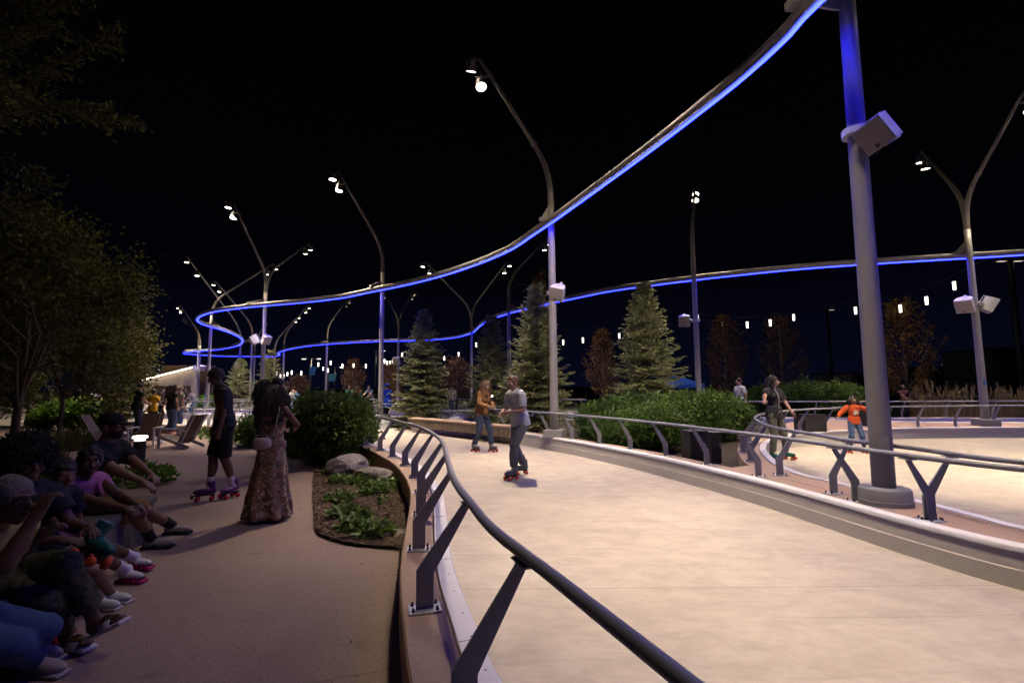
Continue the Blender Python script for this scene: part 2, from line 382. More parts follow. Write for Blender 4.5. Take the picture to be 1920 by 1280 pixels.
def front_wall():
    root = empty('rink_wall', W2[len(W2)//2]); tag(root, 'low cream boarded wall with white cap and tan ledge on the far side of the near rink', 'wall'); L = [p-root.location for p in W2]
    # travel runs away from the camera: the rink is on the left (negative n)
    mb = MB(); sweep(mb, L, [(0, -.04), (.05, -.04), (.05, KZ-.01), (.0, KZ-.01), (.0, .150), (-.004, .146), (-.004, -.04)][::-1]); fb = autosmooth(mb.build('face_board', M['board'], root), 30)
    mb = MB(); sweep(mb, L, [(-.011, KZ-.016), (-.011, KZ+.010), (-.006, KZ+.022), (.006, KZ+.03), (.110, KZ+.03), (.110, KZ-.006), (.003, KZ-.006), (.003, KZ-.016)][::-1]); autosmooth(mb.build('white_cap', M['cap'], root), 30)
    mb = MB(); sweep(mb, L, [(.115, -.05), (.115, KZ-.008), (.123, KZ), (.46, KZ), (.46, -.05)][::-1]); autosmooth(mb.build('concrete_ledge', M['kerb'], root), 30)
    sc = MB(); s = arclen(L)
    for j in range(60):
        p, t = at_len(L, s, .3*j); n = Vector((t.y, -t.x, 0))
        if p.y+root.location.y < 10:
            for z in (.20, .07):
                q = p+n*(-.001 if z > .15 else -.005); q.z = z
                sc.box(q, (.010, .003, .010), Matrix((t, n, Vector((0, 0, 1)))).transposed())
    merge(fb, [sc.build('screw_heads', M['plate'])])
front_wall()

# second rink: U-shaped kerb whose tip points left
R2px = [(1920, 992), (1840, 972), (1750, 948), (1660, 927), (1570, 906), (1500, 890), (1455, 872), (1432, 854), (1424, 839), (1432, 827), (1460, 818), (1500, 812), (1560, 807), (1630, 803.5), (1700, 801.5), (1800, 800.5), (1920, 800), (2060, 801)]
R2 = catmull([Vector((15, .75, 0)), Vector((10, 1.25, 0)), Vector((7.5, 1.9, 0)), Vector((5.85, 2.85, 0))]+[Vector((p.x, p.y, 0)) for p in (U(*q, KZ) for q in R2px)], .15)       # white cap edge, rink on the right of travel
def rink2():
    root = empty('second_rink_kerb', R2[len(R2)//2]); tag(root, 'curved kerb of the second rink on the right, cream boards under a white cap', 'kerb'); L = [p-root.location for p in R2]
    mb = MB(); sweep(mb, L, [(-.40, -.05), (-.40, KZ-.011), (-.392, KZ-.004), (-.015, KZ-.004), (-.015, -.05)]); autosmooth(mb.build('concrete_ledge', M['kerb'], root), 30)
    mb = MB(); sweep(mb, L, [(0, KZ-.03), (0, KZ+.004), (.115, KZ+.004), (.125, KZ-.006), (.125, KZ-.03)]); autosmooth(mb.build('white_cap', M['cap'], root), 30)
    mb = MB(); sweep(mb, L, [(.0, -.04), (.0, KZ-.033), (.10, KZ-.033), (.10, .145), (.108, .138), (.108, -.04)]); autosmooth(mb.build('face_board', M['board'], root), 30)
rink2()
# deck filling the wedge between the two rinks (right) and the planted island
wl = offset(W2, .45); r2o = offset(R2, -.39)
i0 = min(range(len(r2o)), key=lambda i: (r2o[i]-Vector((*U(1392, 868, KZ).xy, 0))).length)
front = [p for p in wl if p.y < U(1392, 880, KZ).y+.25 and p.x > 0]
back = [p for p in r2o[:i0]]
deck_poly = [(p.x, p.y) for p in front]+[(p.x, p.y) for p in back[::-1]]
mb = MB(); polyfill(mb, deck_poly, KZ-.008); dk = tag(mb.build('concrete_deck', M['kerb']), kind='structure')
# soil of the island
isl = [(p.x, p.y) for p in wl if p.y > 5.5]+[(-4.9, 19.2), (-3.6, 20.3), (0, 21.5), (6, 21), (11, 17.5), (14, 15.2)]+[(p.x, p.y) for p in r2o[i0-4:] if p.x < 12][::-1]
mb = MB(); polyfill(mb, isl, .10); tag(mb.build('planting_soil', M['soil']), kind='structure')
# back edge of the island: low kerb toward the back rink
IB = catmull([Vector((-5.3, 19.0, 0)), Vector((-4.4, 20.0, 0)), Vector((-2.5, 21.1, 0)), Vector((1, 21.7, 0)), Vector((6, 21.2, 0)), Vector((10, 18.9, 0)), Vector((14, 16.2, 0)), Vector((20, 15.6, 0)), Vector((30, 15.3, 0))], .3)
mb = MB(); sweep(mb, IB, [(0, -.05), (0, KZ), (.3, KZ), (.3, -.05)]); o = mb.build('kerb', M['cap']); tag(o, 'pale kerb behind the spruces at the edge of the back rink', 'kerb')
# deck between second rink and the back rink on the right
dp = [(p.x, p.y) for p in r2o if p.y > 12.5]
mb = MB(); polyfill(mb, dp+[(30, 15.55), (20, 15.8), (14, 16.4), (11, 18.2), (9.2, 16.4)], KZ-.008); tag(mb.build('back_deck', M['kerb']), kind='structure')
# far wall of the back rink
FARr = FAR
def farwall():
    root = empty('rink_wall', FAR[len(FAR)//2]); tag(root, 'pale wall along the far edge of the back rink in front of the dry grasses', 'wall'); L = [p-root.location for p in FAR]
    # travel right to left: the rink is on the left
    mb = MB(); sweep(mb, L, [(0, -.05), (.10, -.05), (.10, KZ-.03), (0, KZ-.03)][::-1]); mb.build('face_board', M['cap'], root)
    mb = MB(); sweep(mb, L, [(-.02, KZ-.028), (-.02, KZ+.01), (.12, KZ+.01), (.12, KZ-.028)][::-1]); mb.build('white_cap', M['cap'], root)
    mb = MB(); sweep(mb, L, [(.125, -.05), (.125, KZ), (.45, KZ), (.45, -.05)][::-1]); mb.build('concrete_ledge', M['kerb'], root)
farwall()

def make_post(lean=1):
    root = bpy.data.objects.new('post', None)
    mb = MB()
    poly = [(-.050, .010), (.050, .010), (.050, .20), (.262, .565), (.222, .585), (-.050, .225)]
    mb.prism([(p[0]*lean, p[1]) for p in poly], (0, 0, 0), (1, 0, 0), (0, 0, 1), .016)
    o = mb.build('post', M['post']); bpy.data.objects.remove(root)
    mb = MB(); mb.box((0, 0, .006), (.185, .13, .012), bev=.002)
    pl_ = mb.build('base_plate', M['plate'], o)
    mb = MB()
    for x in (-.068, .068):
        for y in (-.042, .042): mb.lathe([(.010, .012), (.010, .022), (.006, .022), (.006, .034), (0, .034)], (x, y, 0), 8)
    merge(pl_, [mb.build('bolts', M['bolt'])])
    mb = MB(); mb.box((.245*lean, 0, .578), (.05, .14, .008)); mb.build('saddle', M['post'], o)
    return o
POST = {1: make_post(1), -1: make_post(-1)}
POST_USED = {1: False, -1: False}
def rail(name, line, side, label, coff, start=None, end=None, ref=None, sp=1.06, group='guard rails round the rinks', far=False, z0=KZ, ext=.25, posts=None, more=True):
    """line: concrete edge; coff: offset of the post feet; side +1 leans to the right of travel"""
    c = offset(line, coff); s = arclen(c)
    def near(pt):
        i = min(range(len(c)), key=lambda i: (c[i].xy-Vector(pt[:2])).length); return s[i]
    a = near(start) if start is not None else 0; b = near(end) if end is not None else s[-1]
    if a > b: a, b = b, a
    root = empty(name, (c[len(c)//2].x, c[len(c)//2].y, z0)); tag(root, label, 'railing', group)
    seg = [p for p, d in zip(c, s) if a-ext <= d <= b+ext]
    h = [q-Vector((root.location.x, root.location.y, 0)) for q in offset(seg, side*.245, .61)]
    mb = MB(); mb.tube(h, .0245, 12 if not far else 6)
    mb.build('handrail', M['steel'], root, True)
    d0 = near(ref) if ref is not None else a+.3
    d = d0-math.floor((d0-a)/sp)*sp; ds = []
    while d <= b+1e-3: ds.append(d); d += sp
    if posts:
        q = sorted(near(p) for p in posts); ds = [x for x in ds if x < q[0]-.6*sp or x > q[-1]+.6*sp]+q
        if not more: ds = [x for x in ds if x > q[-1]+.6*sp or x in q]
    for d in ds:
        p, t = at_len(c, s, d); n = Vector((t.y, -t.x, 0))
        if not POST_USED[side]:
            o = POST[side]; o.parent = root; POST_USED[side] = True
        else:
            o = POST[side].copy(); COL.objects.link(o); o.parent = root
            if (p-Vector((0, 0, 0))).length < 26 and not far:
                for ch in POST[side].children: cc = ch.copy(); COL.objects.link(cc); cc.parent = o
        o.location = (p.x-root.location.x, p.y-root.location.y, 0); o.rotation_euler = (0, 0, math.atan2(n.y, n.x))
    return root
rail('guard_rail', K1, 1, 'grey handrail on slanted posts sweeping through the foreground along the near kerb', .13, start=(6, -3.3), end=U(300, 797, KZ), ref=U(806, 1158, KZ))
rail('guard_rail', WALL, -1, 'grey handrail on the ledge of the far side of the near rink beside the hedge', .28, start=(8, .6), end=U(905, 803, KZ), ref=U(1426, 893, KZ), posts=[U(1754, 976, KZ), U(1602, 937, KZ), U(1426, 893, KZ)])
s2_ = arclen(R2)
def sR2(px, py):
    q = U(px, py, KZ); i = min(range(len(R2)), key=lambda i: (R2[i].xy-q.xy).length); return s2_[i]
keys = [(0, -.53), (sR2(1754, 976), -.50), (sR2(1556, 925), -.53), (sR2(1458, 889), -.29), (sR2(1393, 848), -.31), (sR2(1470, 818), -.20), (1e3, -.20)]
F2 = []
for p_, n_, d_ in zip(R2, normals2d(R2), s2_):
    for (a0, o0), (a1, o1) in zip(keys, keys[1:]):
        if a0 <= d_ <= a1: k_ = (d_-a0)/(a1-a0); k_ = k_*k_*(3-2*k_); F2.append(p_+n_*(o0+(o1-o0)*k_)); break
rail('guard_rail', F2, 1, 'grey handrail round the curved end of the second rink, held by the person in olive', 0, start=(12, .6), end=U(2060, 797, KZ), ref=U(1556, 925, KZ), sp=1.1, posts=[U(1757, 975, KZ), U(1556, 925, KZ), U(1458, 889, KZ), U(1407, 865, KZ), U(1393, 848, KZ)])
rail('guard_rail', FAR, -1, 'farthest handrail on the right, in front of the dry ornamental grasses', .28, start=U(1990, 784, KZ), end=U(1330, 781, KZ), sp=1.5)
rail('guard_rail', FAR, -1, 'distant handrail behind the spruces where people lean and watch', .28, start=U(1100, 772, KZ), end=U(612, 769, KZ), sp=1.3)
RT = [Vector((p.x, p.y, 0)) for p in (U(775, 789, KZ), U(730, 787, KZ), U(690, 785, KZ), U(640, 781, KZ))]
RT = catmull(RT, .3)
rail('guard_rail', RT, 1, 'short handrail ending beside the timber seat near the middle spruce', .05, sp=1.1, ext=.1)
# far left rails
for pts, lab, sd in [([(600, 778), (520, 776), (430, 774.5), (330, 774), (240, 774)], 'distant handrail beyond the man skating backwards, crossing the pale rink', 1),
                     ([(600, 770), (520, 768.5), (440, 767.5), (380, 766.5), (330, 766)], 'farthest left handrail below the curled end of the light ring', 1)]:
    c = catmull([Vector((p.x, p.y, 0)) for p in (U(*q, KZ) for q in pts)], .5)
    mb = MB(); sweep(mb, c, [(-.15, -.05), (-.15, KZ), (.15, KZ), (.15, -.05)]); o = mb.build('kerb', M['cap']); tag(o, 'pale kerb under the '+lab.split(',')[0].split(' beyond')[0].split(' below')[0]+(' beyond the skating man' if '600, 778' in str(pts[0]) else ' near the curled ring end'), 'kerb')
    rail('guard_rail', c, sd, lab, 0, sp=1.5)
# low lavender block seen beyond the chairs
a = U(372, 786, 0); b_ = U(548, 790, 0)
mb = MB(); d = (b_-a); mb.box((a+b_)/2+Vector((0, 0, .13)), (d.length, .35, .30), Matrix.Rotation(math.atan2(d.y, d.x), 3, 'Z'), .02)
tag(mb.build('low_wall', M['cap']), 'low pale block on the rink beyond the brown lounge chairs', 'wall')
# timber seat on the island
sw = catmull([Vector((p.x, p.y, 0)) for p in (U(765, 794, KZ), U(800, 797, KZ), U(850, 802, KZ), U(905, 808, KZ), U(955, 813, KZ))], .15)
root = empty('timber_seat', sw[len(sw)//2]); tag(root, 'long curved seat wall clad in upright timber boards beside the spruces', 'bench')
L = [p-root.location for p in sw]
mb = MB(); sweep(mb, L, [(-.40, KZ-.1), (-.40, KZ+.155), (0, KZ+.155), (0, KZ-.1)]); mb.build('base', M['wood'], root)
mb = MB(); sweep(mb, L, [(-.42, KZ+.158), (-.42, KZ+.20), (.015, KZ+.20), (.015, KZ+.158)]); mb.build('seat', M['kerb'], root)
# ------------------------------------------------------------------ overhead pipe ring with blue light strip
RZ = 5.5
ringpx = [(1540, 3), (1480, 68), (1400, 142), (1300, 222), (1200, 298), (1100, 371), (1040, 414), (1000, 441), (962, 466.5), (919, 486.5), (875, 503), (831, 517), (787.5, 528.5), (744, 538.4), (700, 547), (637.5, 559.5), (574, 567), (511, 572.5), (468.8, 576.2), (426.6, 581), (395, 586.4), (376, 593.4), (369.6, 599), (372.8, 604.3), (384.4, 609.6), (405.5, 615.5), (426.6, 622.2), (443.5, 629.6), (454, 636.5), (455, 641.4), (447.7, 647.4), (426.6, 652.8), (405.5, 656), (373.8, 658.7), (347, 660.7), (346, 662.9), (363.3, 664.9), (401, 667.2), (447.7, 668.4), (490, 668.8), (514, 668), (523.5, 666.4), (521.5, 662.6), (532, 657.5), (553, 652.8), (595.4, 647), (658.6, 642.7), (700, 640.8), (743.8, 639.5), (780, 638.8), (818, 636.8), (853, 633), (875, 627.7), (888, 622.5), (895, 616.5), (902, 610), (914.4, 602.3), (932, 594.9), (962.5, 585.5), (1006.3, 575), (1043.5, 566.9), (1083, 558.7), (1143.8, 546.5), (1237.5, 533.6), (1290.6, 527), (1350, 520), (1500, 505), (1650.6, 494.3), (1816.5, 484.5), (1920, 478.3)]
def ring_z(i):      # the pipe climbs slightly toward the foreground pole
    pts_ = [(0, 5.78), (6, 5.72), (14, 5.38), (20, 5.45), (62, 5.5), (66, 5.46), (67, 5.42)]
    for (a0, z0), (a1, z1) in zip(pts_, pts_[1:]):
        if a0 <= i <= a1: return z0+(z1-z0)*(i-a0)/(a1-a0)
    return 5.42
rp3 = [U(*p, ring_z(i)) for i, p in enumerate(ringpx)]
close = [Vector(p) for p in ((19.5, 13.4, 5.45), (22.5, 10.5, 5.5), (23, 6.5, 5.55), (20, 3.4, 5.6), (15, 2.0, 5.65), (10, 1.6, 5.7), (6.9, 2.3, 5.75), (5.2, 3.1, 5.78), (4.3, 3.75, 5.79))]
RING = catmull(rp3+close, .22, closed=True)
def sweep3(mb, pts, prof, opened=False):
    N = len(pts); k = len(prof); nn = normals2d(pts, True); v = []; f = []
    for p, n in zip(pts, nn):
        for (a, z) in prof: v.append((p.x+n.x*a, p.y+n.y*a, p.z+z))
    for i in range(N):
        j = (i+1) % N
        for q in range(k-1 if opened else k): f.append((i*k+q, i*k+(q+1) % k, j*k+(q+1) % k, j*k+q))
    return mb.add(v, f)
rt = empty('overhead_light_ring', (0, 0, RZ)); tag(rt, 'winding grey pipe carried by the tall poles with a glowing blue light strip underneath', 'light ring')
rv = [p-Vector((0, 0, RZ)) for p in RING]
mb = MB(); mb.tube([p+Vector((0, 0, .125)) for p in rv], .072, 18, closed=True); mb.build('pipe', M['pipe'], rt, True)
mb = MB(); sweep3(mb, rv, [(-.044, .018), (-.044, .045), (-.03, .062), (.03, .062), (.044, .045), (.044, .018)]); mb.build('channel', M['chan'], rt)
mb = MB(); sweep3(mb, rv, [(.024, -.009), (-.024, -.009)], True)
a_, b_, c_ = (Vector(mb.v[i]) for i in mb.f[1][:3])
if (b_-a_).cross(c_-b_).z > 0: mb.f = [q[::-1] for q in mb.f]     # the strip shines down
o = mb.build('light_strip', M['led'], rt)
mb = MB(); sweep3(mb, rv, [(-.027, .017), (-.0245, -.009)], True); sweep3(mb, rv, [(.0245, -.009), (.027, .017)], True); merge(o, [mb.build('strip_side', M['ledside'])])

# ------------------------------------------------------------------ poles
def nearest_ring(p):
    q = min(RING, key=lambda r: (r.xy-p.xy).length); return Vector((q.x, q.y, q.z))
WARM = (1.0, .815, .595)
def lamp_head(root, top, aim, s=1.):
    """cylindrical flood lamp hung below the arm at 'top'"""
    h = empty('lamp', top); h.parent = root
    d = aim.normalized(); rot = d.to_track_quat('-Z', 'Y').to_matrix()
    mb = MB()
    mb.lathe([(.0, .30), (.085, .30), (.105, .27), (.11, .16), (.135, .15), (.145, .02), (.15, -.02), (.138, -.03), (.130, -.005)], (0, 0, -.30), 18, rot)
    o = autosmooth(mb.build('lamp', M['lampbody']), 35); o.parent = root; o.location = top; bpy.data.objects.remove(h)
    mb = MB(); mb.lathe([(0, -.012), (.13, -.008)], (0, 0, -.30), 18, rot); mb.build('lens', M['lens'], o, True)
    mb = MB(); mb.tube([(0, 0, .12), (0, 0, -.02)], .02, 8); mb.box((0, 0, -.04), (.30, .03, .03)); mb.build('bracket', M['lampbody'], o)
    return o, rot
NL = [0]
def spot(root, pos, aim, power, size=50, blend=.7):
    l = bpy.data.lights.new('flood_light', 'SPOT'); l.energy = power; l.color = WARM; l.spot_size = math.radians(size); l.spot_blend = blend; l.shadow_soft_size = .13
    o = bpy.data.objects.new('flood_light', l); COL.objects.link(o); o.parent = root; o.location = pos; o.rotation_euler = aim.to_track_quat('-Z', 'Y').to_euler(); NL[0] += 1
def pole(xy, label, tips, r=.105, z0=KZ, base='round', power=1900, ringz=RZ, straight=None, aim=None, deco=True, size=78, spill=.10, ssize=150, aims=None):
    root = empty('light_pole', (xy[0], xy[1], z0)); tag(root, label, 'light pole', 'tall light poles carrying the ring'); B = Vector((xy[0], xy[1], z0))
    top = (straight or ringz+.75)-z0
    mb = MB(); mb.tube([(0, 0, .02+top*i/8) for i in range(9)], [r-(r*.22)*i/8 for i in range(9)], 20); mb.build('pole', M['pole'], root, True)
    if base == 'stadium':
        mb = MB()
        def st(z, w, l, n=10):
            out = []
            for k in range(n+1): a = -math.pi/2+math.pi*k/n; out.append((l/2-w+w*math.cos(a), w*math.sin(a), z))
            for k in range(n+1): a = math.pi/2+math.pi*k/n; out.append((-l/2+w+w*math.cos(a), w*math.sin(a), z))
            return out
        rings = [st(0, .215, .50), st(.048, .215, .50), st(.051, .208, .486), st(.155, .205, .48), st(.176, .192, .454), st(.182, .17, .41)]
        n = len(rings[0]); v = [p for q in rings for p in q]; f = []
        for i in range(len(rings)-1):
            for k in range(n): f.append((i*n+k, i*n+(k+1) % n, (i+1)*n+(k+1) % n, (i+1)*n+k))
        f.append(tuple((len(rings)-1)*n+k for k in range(n)))
        R = Matrix.Rotation(-.35, 3, 'Z'); mb.add([R@Vector(p) for p in v], f); autosmooth(mb.build('base_cover', M['pole'], root), 50)
    elif base == 'block':
        mb = MB(); mb.box((0, 0, .10), (.50, .50, .20), Matrix.Rotation(-.3, 3, 'Z'), .02); mb.build('base_cover', M['pole'], root)
    mb = MB(); aa = -2.0; mb.box((math.cos(aa)*r*.965, math.sin(aa)*r*.965, .62), (.012, r*.95, .20), Matrix.Rotation(aa, 3, 'Z'), .004); mb.build('access_cover', M['pole'], root)
    # bracket: tapering fin from the pole to the pipe
    q = nearest_ring(B)-Vector((B.x, B.y, 0)); ringz = q.z; q.z = 0
    if .02 < q.length < 2.2:
        d = q.normalized(); L = q.length
        mb = MB(); mb.prism([(0, .14), (0, .48), (.10, .48), (L+.12, .24), (L+.12, .19), (.2, .14)], (0, 0, ringz-z0+.02), d, (0, 0, 1), .03)
        mb.prism([(L-.16, .10), (L+.16, .10), (L+.16, .20), (L-.16, .20)], (0, 0, ringz-z0+.05), d, (0, 0, 1), .16); mb.build('bracket', M['pole'], root)
    r1 = r*.78
    for ti, (tip, lift) in enumerate(tips):
        aim_ = aims[ti] if aims else aim
        T = Vector(tip)-B
        p0 = Vector((0, 0, top-.05)); hd = Vector((T.x, T.y, 0)); rise = T.z-top
        # curved lower part, then a straight run to the tip
        kz = top+rise*.42; kp = Vector((hd.x*.235, hd.y*.235, kz))
        c1 = p0+Vector((0, 0, rise*.22)); dirn = (T-kp).normalized(); c2 = kp-dirn*(rise*.15)
        pts = []
        for i in range(13):
            t = i/12; pts.append(p0*(1-t)**3+c1*3*t*(1-t)**2+c2*3*t*t*(1-t)+kp*t**3)
        for i in range(1, 7): pts.append(kp.lerp(T, i/6))
        n = len(pts); rr = [r1*(1-.42*i/(n-1)) for i in range(n)]
        mb = MB(); mb.tube(pts, rr, 14); mb.lathe([(rr[11]*1.18, -.05), (rr[11]*1.18, .05)], pts[12], 14, dirn.to_track_quat('Z', 'Y').to_matrix()); mb.build('arm', M['arm'], root, True)
        out = hd.normalized() if hd.length > .05 else Vector((-1, 0, 0))
        for li, (f_, o_) in enumerate(((.985, .24), (.80, .24))):
            aim_ = aims[ti] if aims else aim
            if isinstance(aim_, list): aim_ = aim_[li]
            q = kp.lerp(T, f_)+out*o_+Vector((0, 0, -.02))
            am = Vector((out.x*.10, out.y*.10, -1)) if aim_ is None else (Vector(aim_)-(B+q))
            am = am.normalized()
            o, rot = lamp_head(root, q, am)
            lk = MB(); lk.tube([kp.lerp(T, f_)-q+Vector((0, 0, 0)), Vector((0, 0, -.03))], .022, 8); lk.build('link', M['arm'], o)
            spot(root, q+am.normalized()*.36, am, power, size, .9)
            if spill: spot(root, q+am.normalized()*.365, Vector((out.x*.62, out.y*.62, -1)), power*spill, min(ssize, 122), .9)
    return root
G = U
def tip(px, py, z=10.2): return (U(px, py, z), 1)
P1 = U(1660, 944, KZ)
pole((P1.x, P1.y), 'big foreground light pole with a rounded base cover standing on the tan ledge', [((P1.x-1.9, P1.y-1.2, 10.3), 1), ((P1.x+1.9, P1.y+1.4, 10.3), 1)], r=.108, base='stadium', power=4700, aims=[[(3.0, 4.3, 0), (.9, 13.2, 1.0)], [(9.0, 9.0, 0), (5.0, 13.6, .6)]], size=50, spill=.05, ssize=128)
P2 = U(1040, 820, KZ)
pole((P2.x, P2.y), 'light pole in front of the tallest spruce, its arm bending left above the near rink', [tip(899, 110)], base='block', power=5200, size=56, spill=.065, ssize=124, aim=[(-2.4, 16.4, .5), (.3, 8.3, 0)])
P3 = U(713, 786.5, KZ)
pole((P3.x, P3.y), 'light pole between the round green bush and the left spruce', [tip(635, 322)], base='block', power=5200, size=66, spill=.075, ssize=128, aim=(-7.0, 17.8, 0))
P4 = U(490, 575, RZ)
pole((P4.x, P4.y+.35), 'light pole behind the woman in the floral dress, with two arms in a wide V', [tip(437, 378), tip(580, 456)], base='block', z0=KZ, power=4000, size=84, spill=.085, ssize=140)
P6 = U(407, 616, RZ)
pole((P6.x-.1, P6.y-.5), 'light pole rising behind the head of the man skating backwards', [tip(512, 495)], z0=.0, power=3200, spill=0, size=110)
P7 = U(444, 649, RZ); pole((P7.x, P7.y+.6), 'light pole with a long arm leaning left past the ring loop', [tip(351, 482)], z0=0, power=3600, spill=0, size=120)
P8 = U(462, 645, RZ); pole((P8.x+.5, P8.y), 'light pole just right of the tight ring loop', [tip(404, 527)], z0=0, power=3200, spill=0, size=100)
P9 = U(375, 659, RZ); pole((P9.x, P9.y), 'right one of the twin light poles before the pale pavilion', [tip(338, 572)], z0=0, power=3000, spill=0, size=120)
P10 = U(370, 659, RZ); pole((P10.x-.8, P10.y+1.4), 'left one of the twin light poles before the pale pavilion', [tip(345, 596)], z0=0, power=1500, spill=0)
P11 = U(529, 657, RZ); pole((P11.x, P11.y+.4), 'distant light pole with an arm leaning right beside the hairpin of the ring', [tip(577, 572)], z0=0, power=1800, spill=0)
P12 = U(515, 667, RZ); pole((P12.x, P12.y), 'farthest light pole at the hairpin of the ring', [tip(559, 591)], z0=0, power=1800, spill=0)
P13 = U(474, 668, RZ); pole((P13.x, P13.y+.4), 'short looking far light pole behind the double speakers', [tip(498, 603)], z0=0, power=1800, spill=0)
P14 = U(610, 646, RZ); pole((P14.x, P14.y+.4), 'light pole above the round green bush, arm leaning right', [tip(652, 560)], z0=0, power=1800, spill=0)
P15 = U(749, 639, RZ); pole((P15.x, P15.y-.4), 'forked light pole just left of the left spruce', [tip(775, 545), tip(719, 543)], z0=0, power=2200, spill=0.3, ssize=150)
P16 = U(885, 624, RZ); pole((P16.x, P16.y-.4), 'forked light pole between the left spruce and the dark spruce, two arms in a Y', [tip(798, 491), tip(951, 490)], z0=0, power=2200, spill=0.3, ssize=150)
P17 = U(961, 586, RZ); pole((P17.x-.2, P17.y-.5), 'light pole behind the tallest spruce with its arm bent right', [tip(1026, 446)], z0=0, power=2800, spill=0.3, ssize=150)
P18 = U(1291, 527, RZ); pole((P18.x, P18.y-.55), 'light pole to the right of the lit spruce, arm pointing straight back', [tip(1303, 346)], z0=.1, power=3600, spill=.1, aim=(5.6, 15.8, 0), size=84)
P19 = U(1849, 798, KZ); P19o = pole((P19.x, P19.y), 'forked light pole on the ledge beyond the second rink', [tip(1728, 283), tip(1926, 160)], base='block', power=2200, spill=.06, size=74, aims=[None, (12.5, 11.5, 0)])
mb = MB(); mb.box((-.03, -.108, 1.28), (.07, .006, .16), Matrix.Rotation(-.28, 3, 'Z')); mb.build('sticker', mat('blue_sticker', (.05, .16, .38), .5), P19o)
pole((10.0, .85), 'unseen light pole added off the right edge to light the two rinks', [((8.6, 4.6, 10.3), 1), ((10.9, -1.4, 10.3), 1)], base='block', power=1900, spill=.03, size=66, aims=[(9.5, 6.8, 0), None])  # out of frame: pole added to throw more light on both rinks

# ------------------------------------------------------------------ loudspeakers on the poles
M['cable0'] = mat('speaker_cable', (.03, .03, .03), .6)
def speaker(pos, face, up, label, s=.36, mount=None):
    """pos: body centre; face: direction the grille looks"""
    root = empty('loudspeaker', pos); tag(root, label, 'loudspeaker', 'white loudspeakers on the light poles')
    f = Vector(face).normalized(); rgt = f.cross(Vector(up)).normalized(); u = rgt.cross(f)
    R = Matrix((rgt, -f, u)).transposed()       # local: x right, -y front, z up
    mb = MB(); n = 8; h = s/2
    prof = [(-h, -.16), (h, -.16)]+[(h*math.cos(a)*.98, -.05+.21*math.sin(a)) for a in [math.pi*k/n for k in range(n+1)]]
    v = []; 
    for zz in (-h, h):
        for (x, y) in prof: v.append(R@Vector((x, y, zz)))
    k = len(prof); fc = [tuple(range(k-1, -1, -1)), tuple(range(k, 2*k))]+[(i, (i+1) % k, (i+1) % k+k, i+k) for i in range(k)]
    mb.add(v, fc); autosmooth(mb.build('cabinet', M['spk'], root), 35)
    mb = MB(); mb.box(R@Vector((0, -.165, 0)), (s*.93, .012, s*.93), R, .004); g = mb.build('grille', M['grille'], root)
    mb = MB(); mb.box(R@Vector((.02, -.1725, -s*.36)), (.035, .004, .045), R); mb.build('badge', M['dark'], g)
    mb = MB()
    for zz in (-1, 1):
        mb.box(R@Vector((0, .05, zz*(h+.012))), (.05, .22, .01), R); mb.box(R@Vector((0, .17, zz*(h+.012))), (.06, .06, .014), R)
    mb.box(R@Vector((0, .20, 0)), (.06, .014, s+.05), R)
    if mount is not None:
        m_ = Vector(mount)-Vector(pos); mb.tube([R@Vector((0, .2, .02)), m_], .03, 8); mb.lathe([(.15, -.04), (.15, .04)], m_, 12)
    mb.build('yoke', M['spk'], root)
    if mount is not None: mb = MB(); q0 = R@Vector((s*.2, .15, -.05)); mb.tube(catmull([q0, q0+Vector((0, .08, -.16)), (m_+q0)*.5+Vector((0, .05, -.26)), m_+Vector((0, 0, -.30))], .04), .007, 6); mb.build('cable', M['cable0'], root)
    return root
def onp(px, py, P): return D(px, py, P.y if hasattr(P, 'y') else P)
s1 = D(1650, 246, P1.y-.22); speaker(s1, (-.80, -.38, -.55), (.12, .25, .9), 'loudspeaker tilted down on the big foreground pole', .31, (P1.x, P1.y, s1.z+.1))
s2 = D(1047, 548, P2.y-.1); speaker(s2, (-.45, -.75, -.5), (.3, 0, 1), 'loudspeaker on the pole before the tallest spruce', .36, (P2.x, P2.y, s2.z))
for dx in (-1, 1):
    s = D(488+dx*10, 636, P4.y-.1); speaker(s, (dx*.8, -.45, -.55), (0, 0, 1), ('left' if dx < 0 else 'right')+' loudspeaker of the pair on the V-armed pole behind the woman in the dress', .40, (P4.x, P4.y+.3, s.z))
s = D(1283, 601, P18.y-.6); speaker(s, (-.3, -.8, -.3), (0, 0, 1), 'loudspeaker on the left side of the pole beside the lit spruce', .38, (P18.x, P18.y-.55, s.z))
for dx in (-1, 1):
    s = D(1831+dx*21, 571, P19.y-.05); speaker(s, (dx*.75, -.5, -.5), (0, 0, 1), ('left' if dx < 0 else 'right')+' loudspeaker of the pair on the forked pole beyond the second rink', .42, (P19.x+.1, P19.y, s.z))
s = D(744, 676, P15.y-.7); speaker(s, (-.3, -.8, -.3), (0, 0, 1), 'small loudspeaker on the forked pole left of the left spruce', .6, (P15.x, P15.y-.4, s.z))
for dx in (-1, 1):
    s = D(372+dx*7, 690, P9.y-.3); speaker(s, (dx*.8, -.5, -.4), (0, 0, 1), ('left' if dx < 0 else 'right')+' loudspeaker between the twin poles before the pavilion', .55, (P9.x-.4, P9.y, s.z))
s = D(445, 684, P7.y); speaker(s, (.6, -.6, -.4), (0, 0, 1), 'loudspeaker on the pole with the long left-leaning arm', .5, (P7.x, P7.y+.6, s.z))

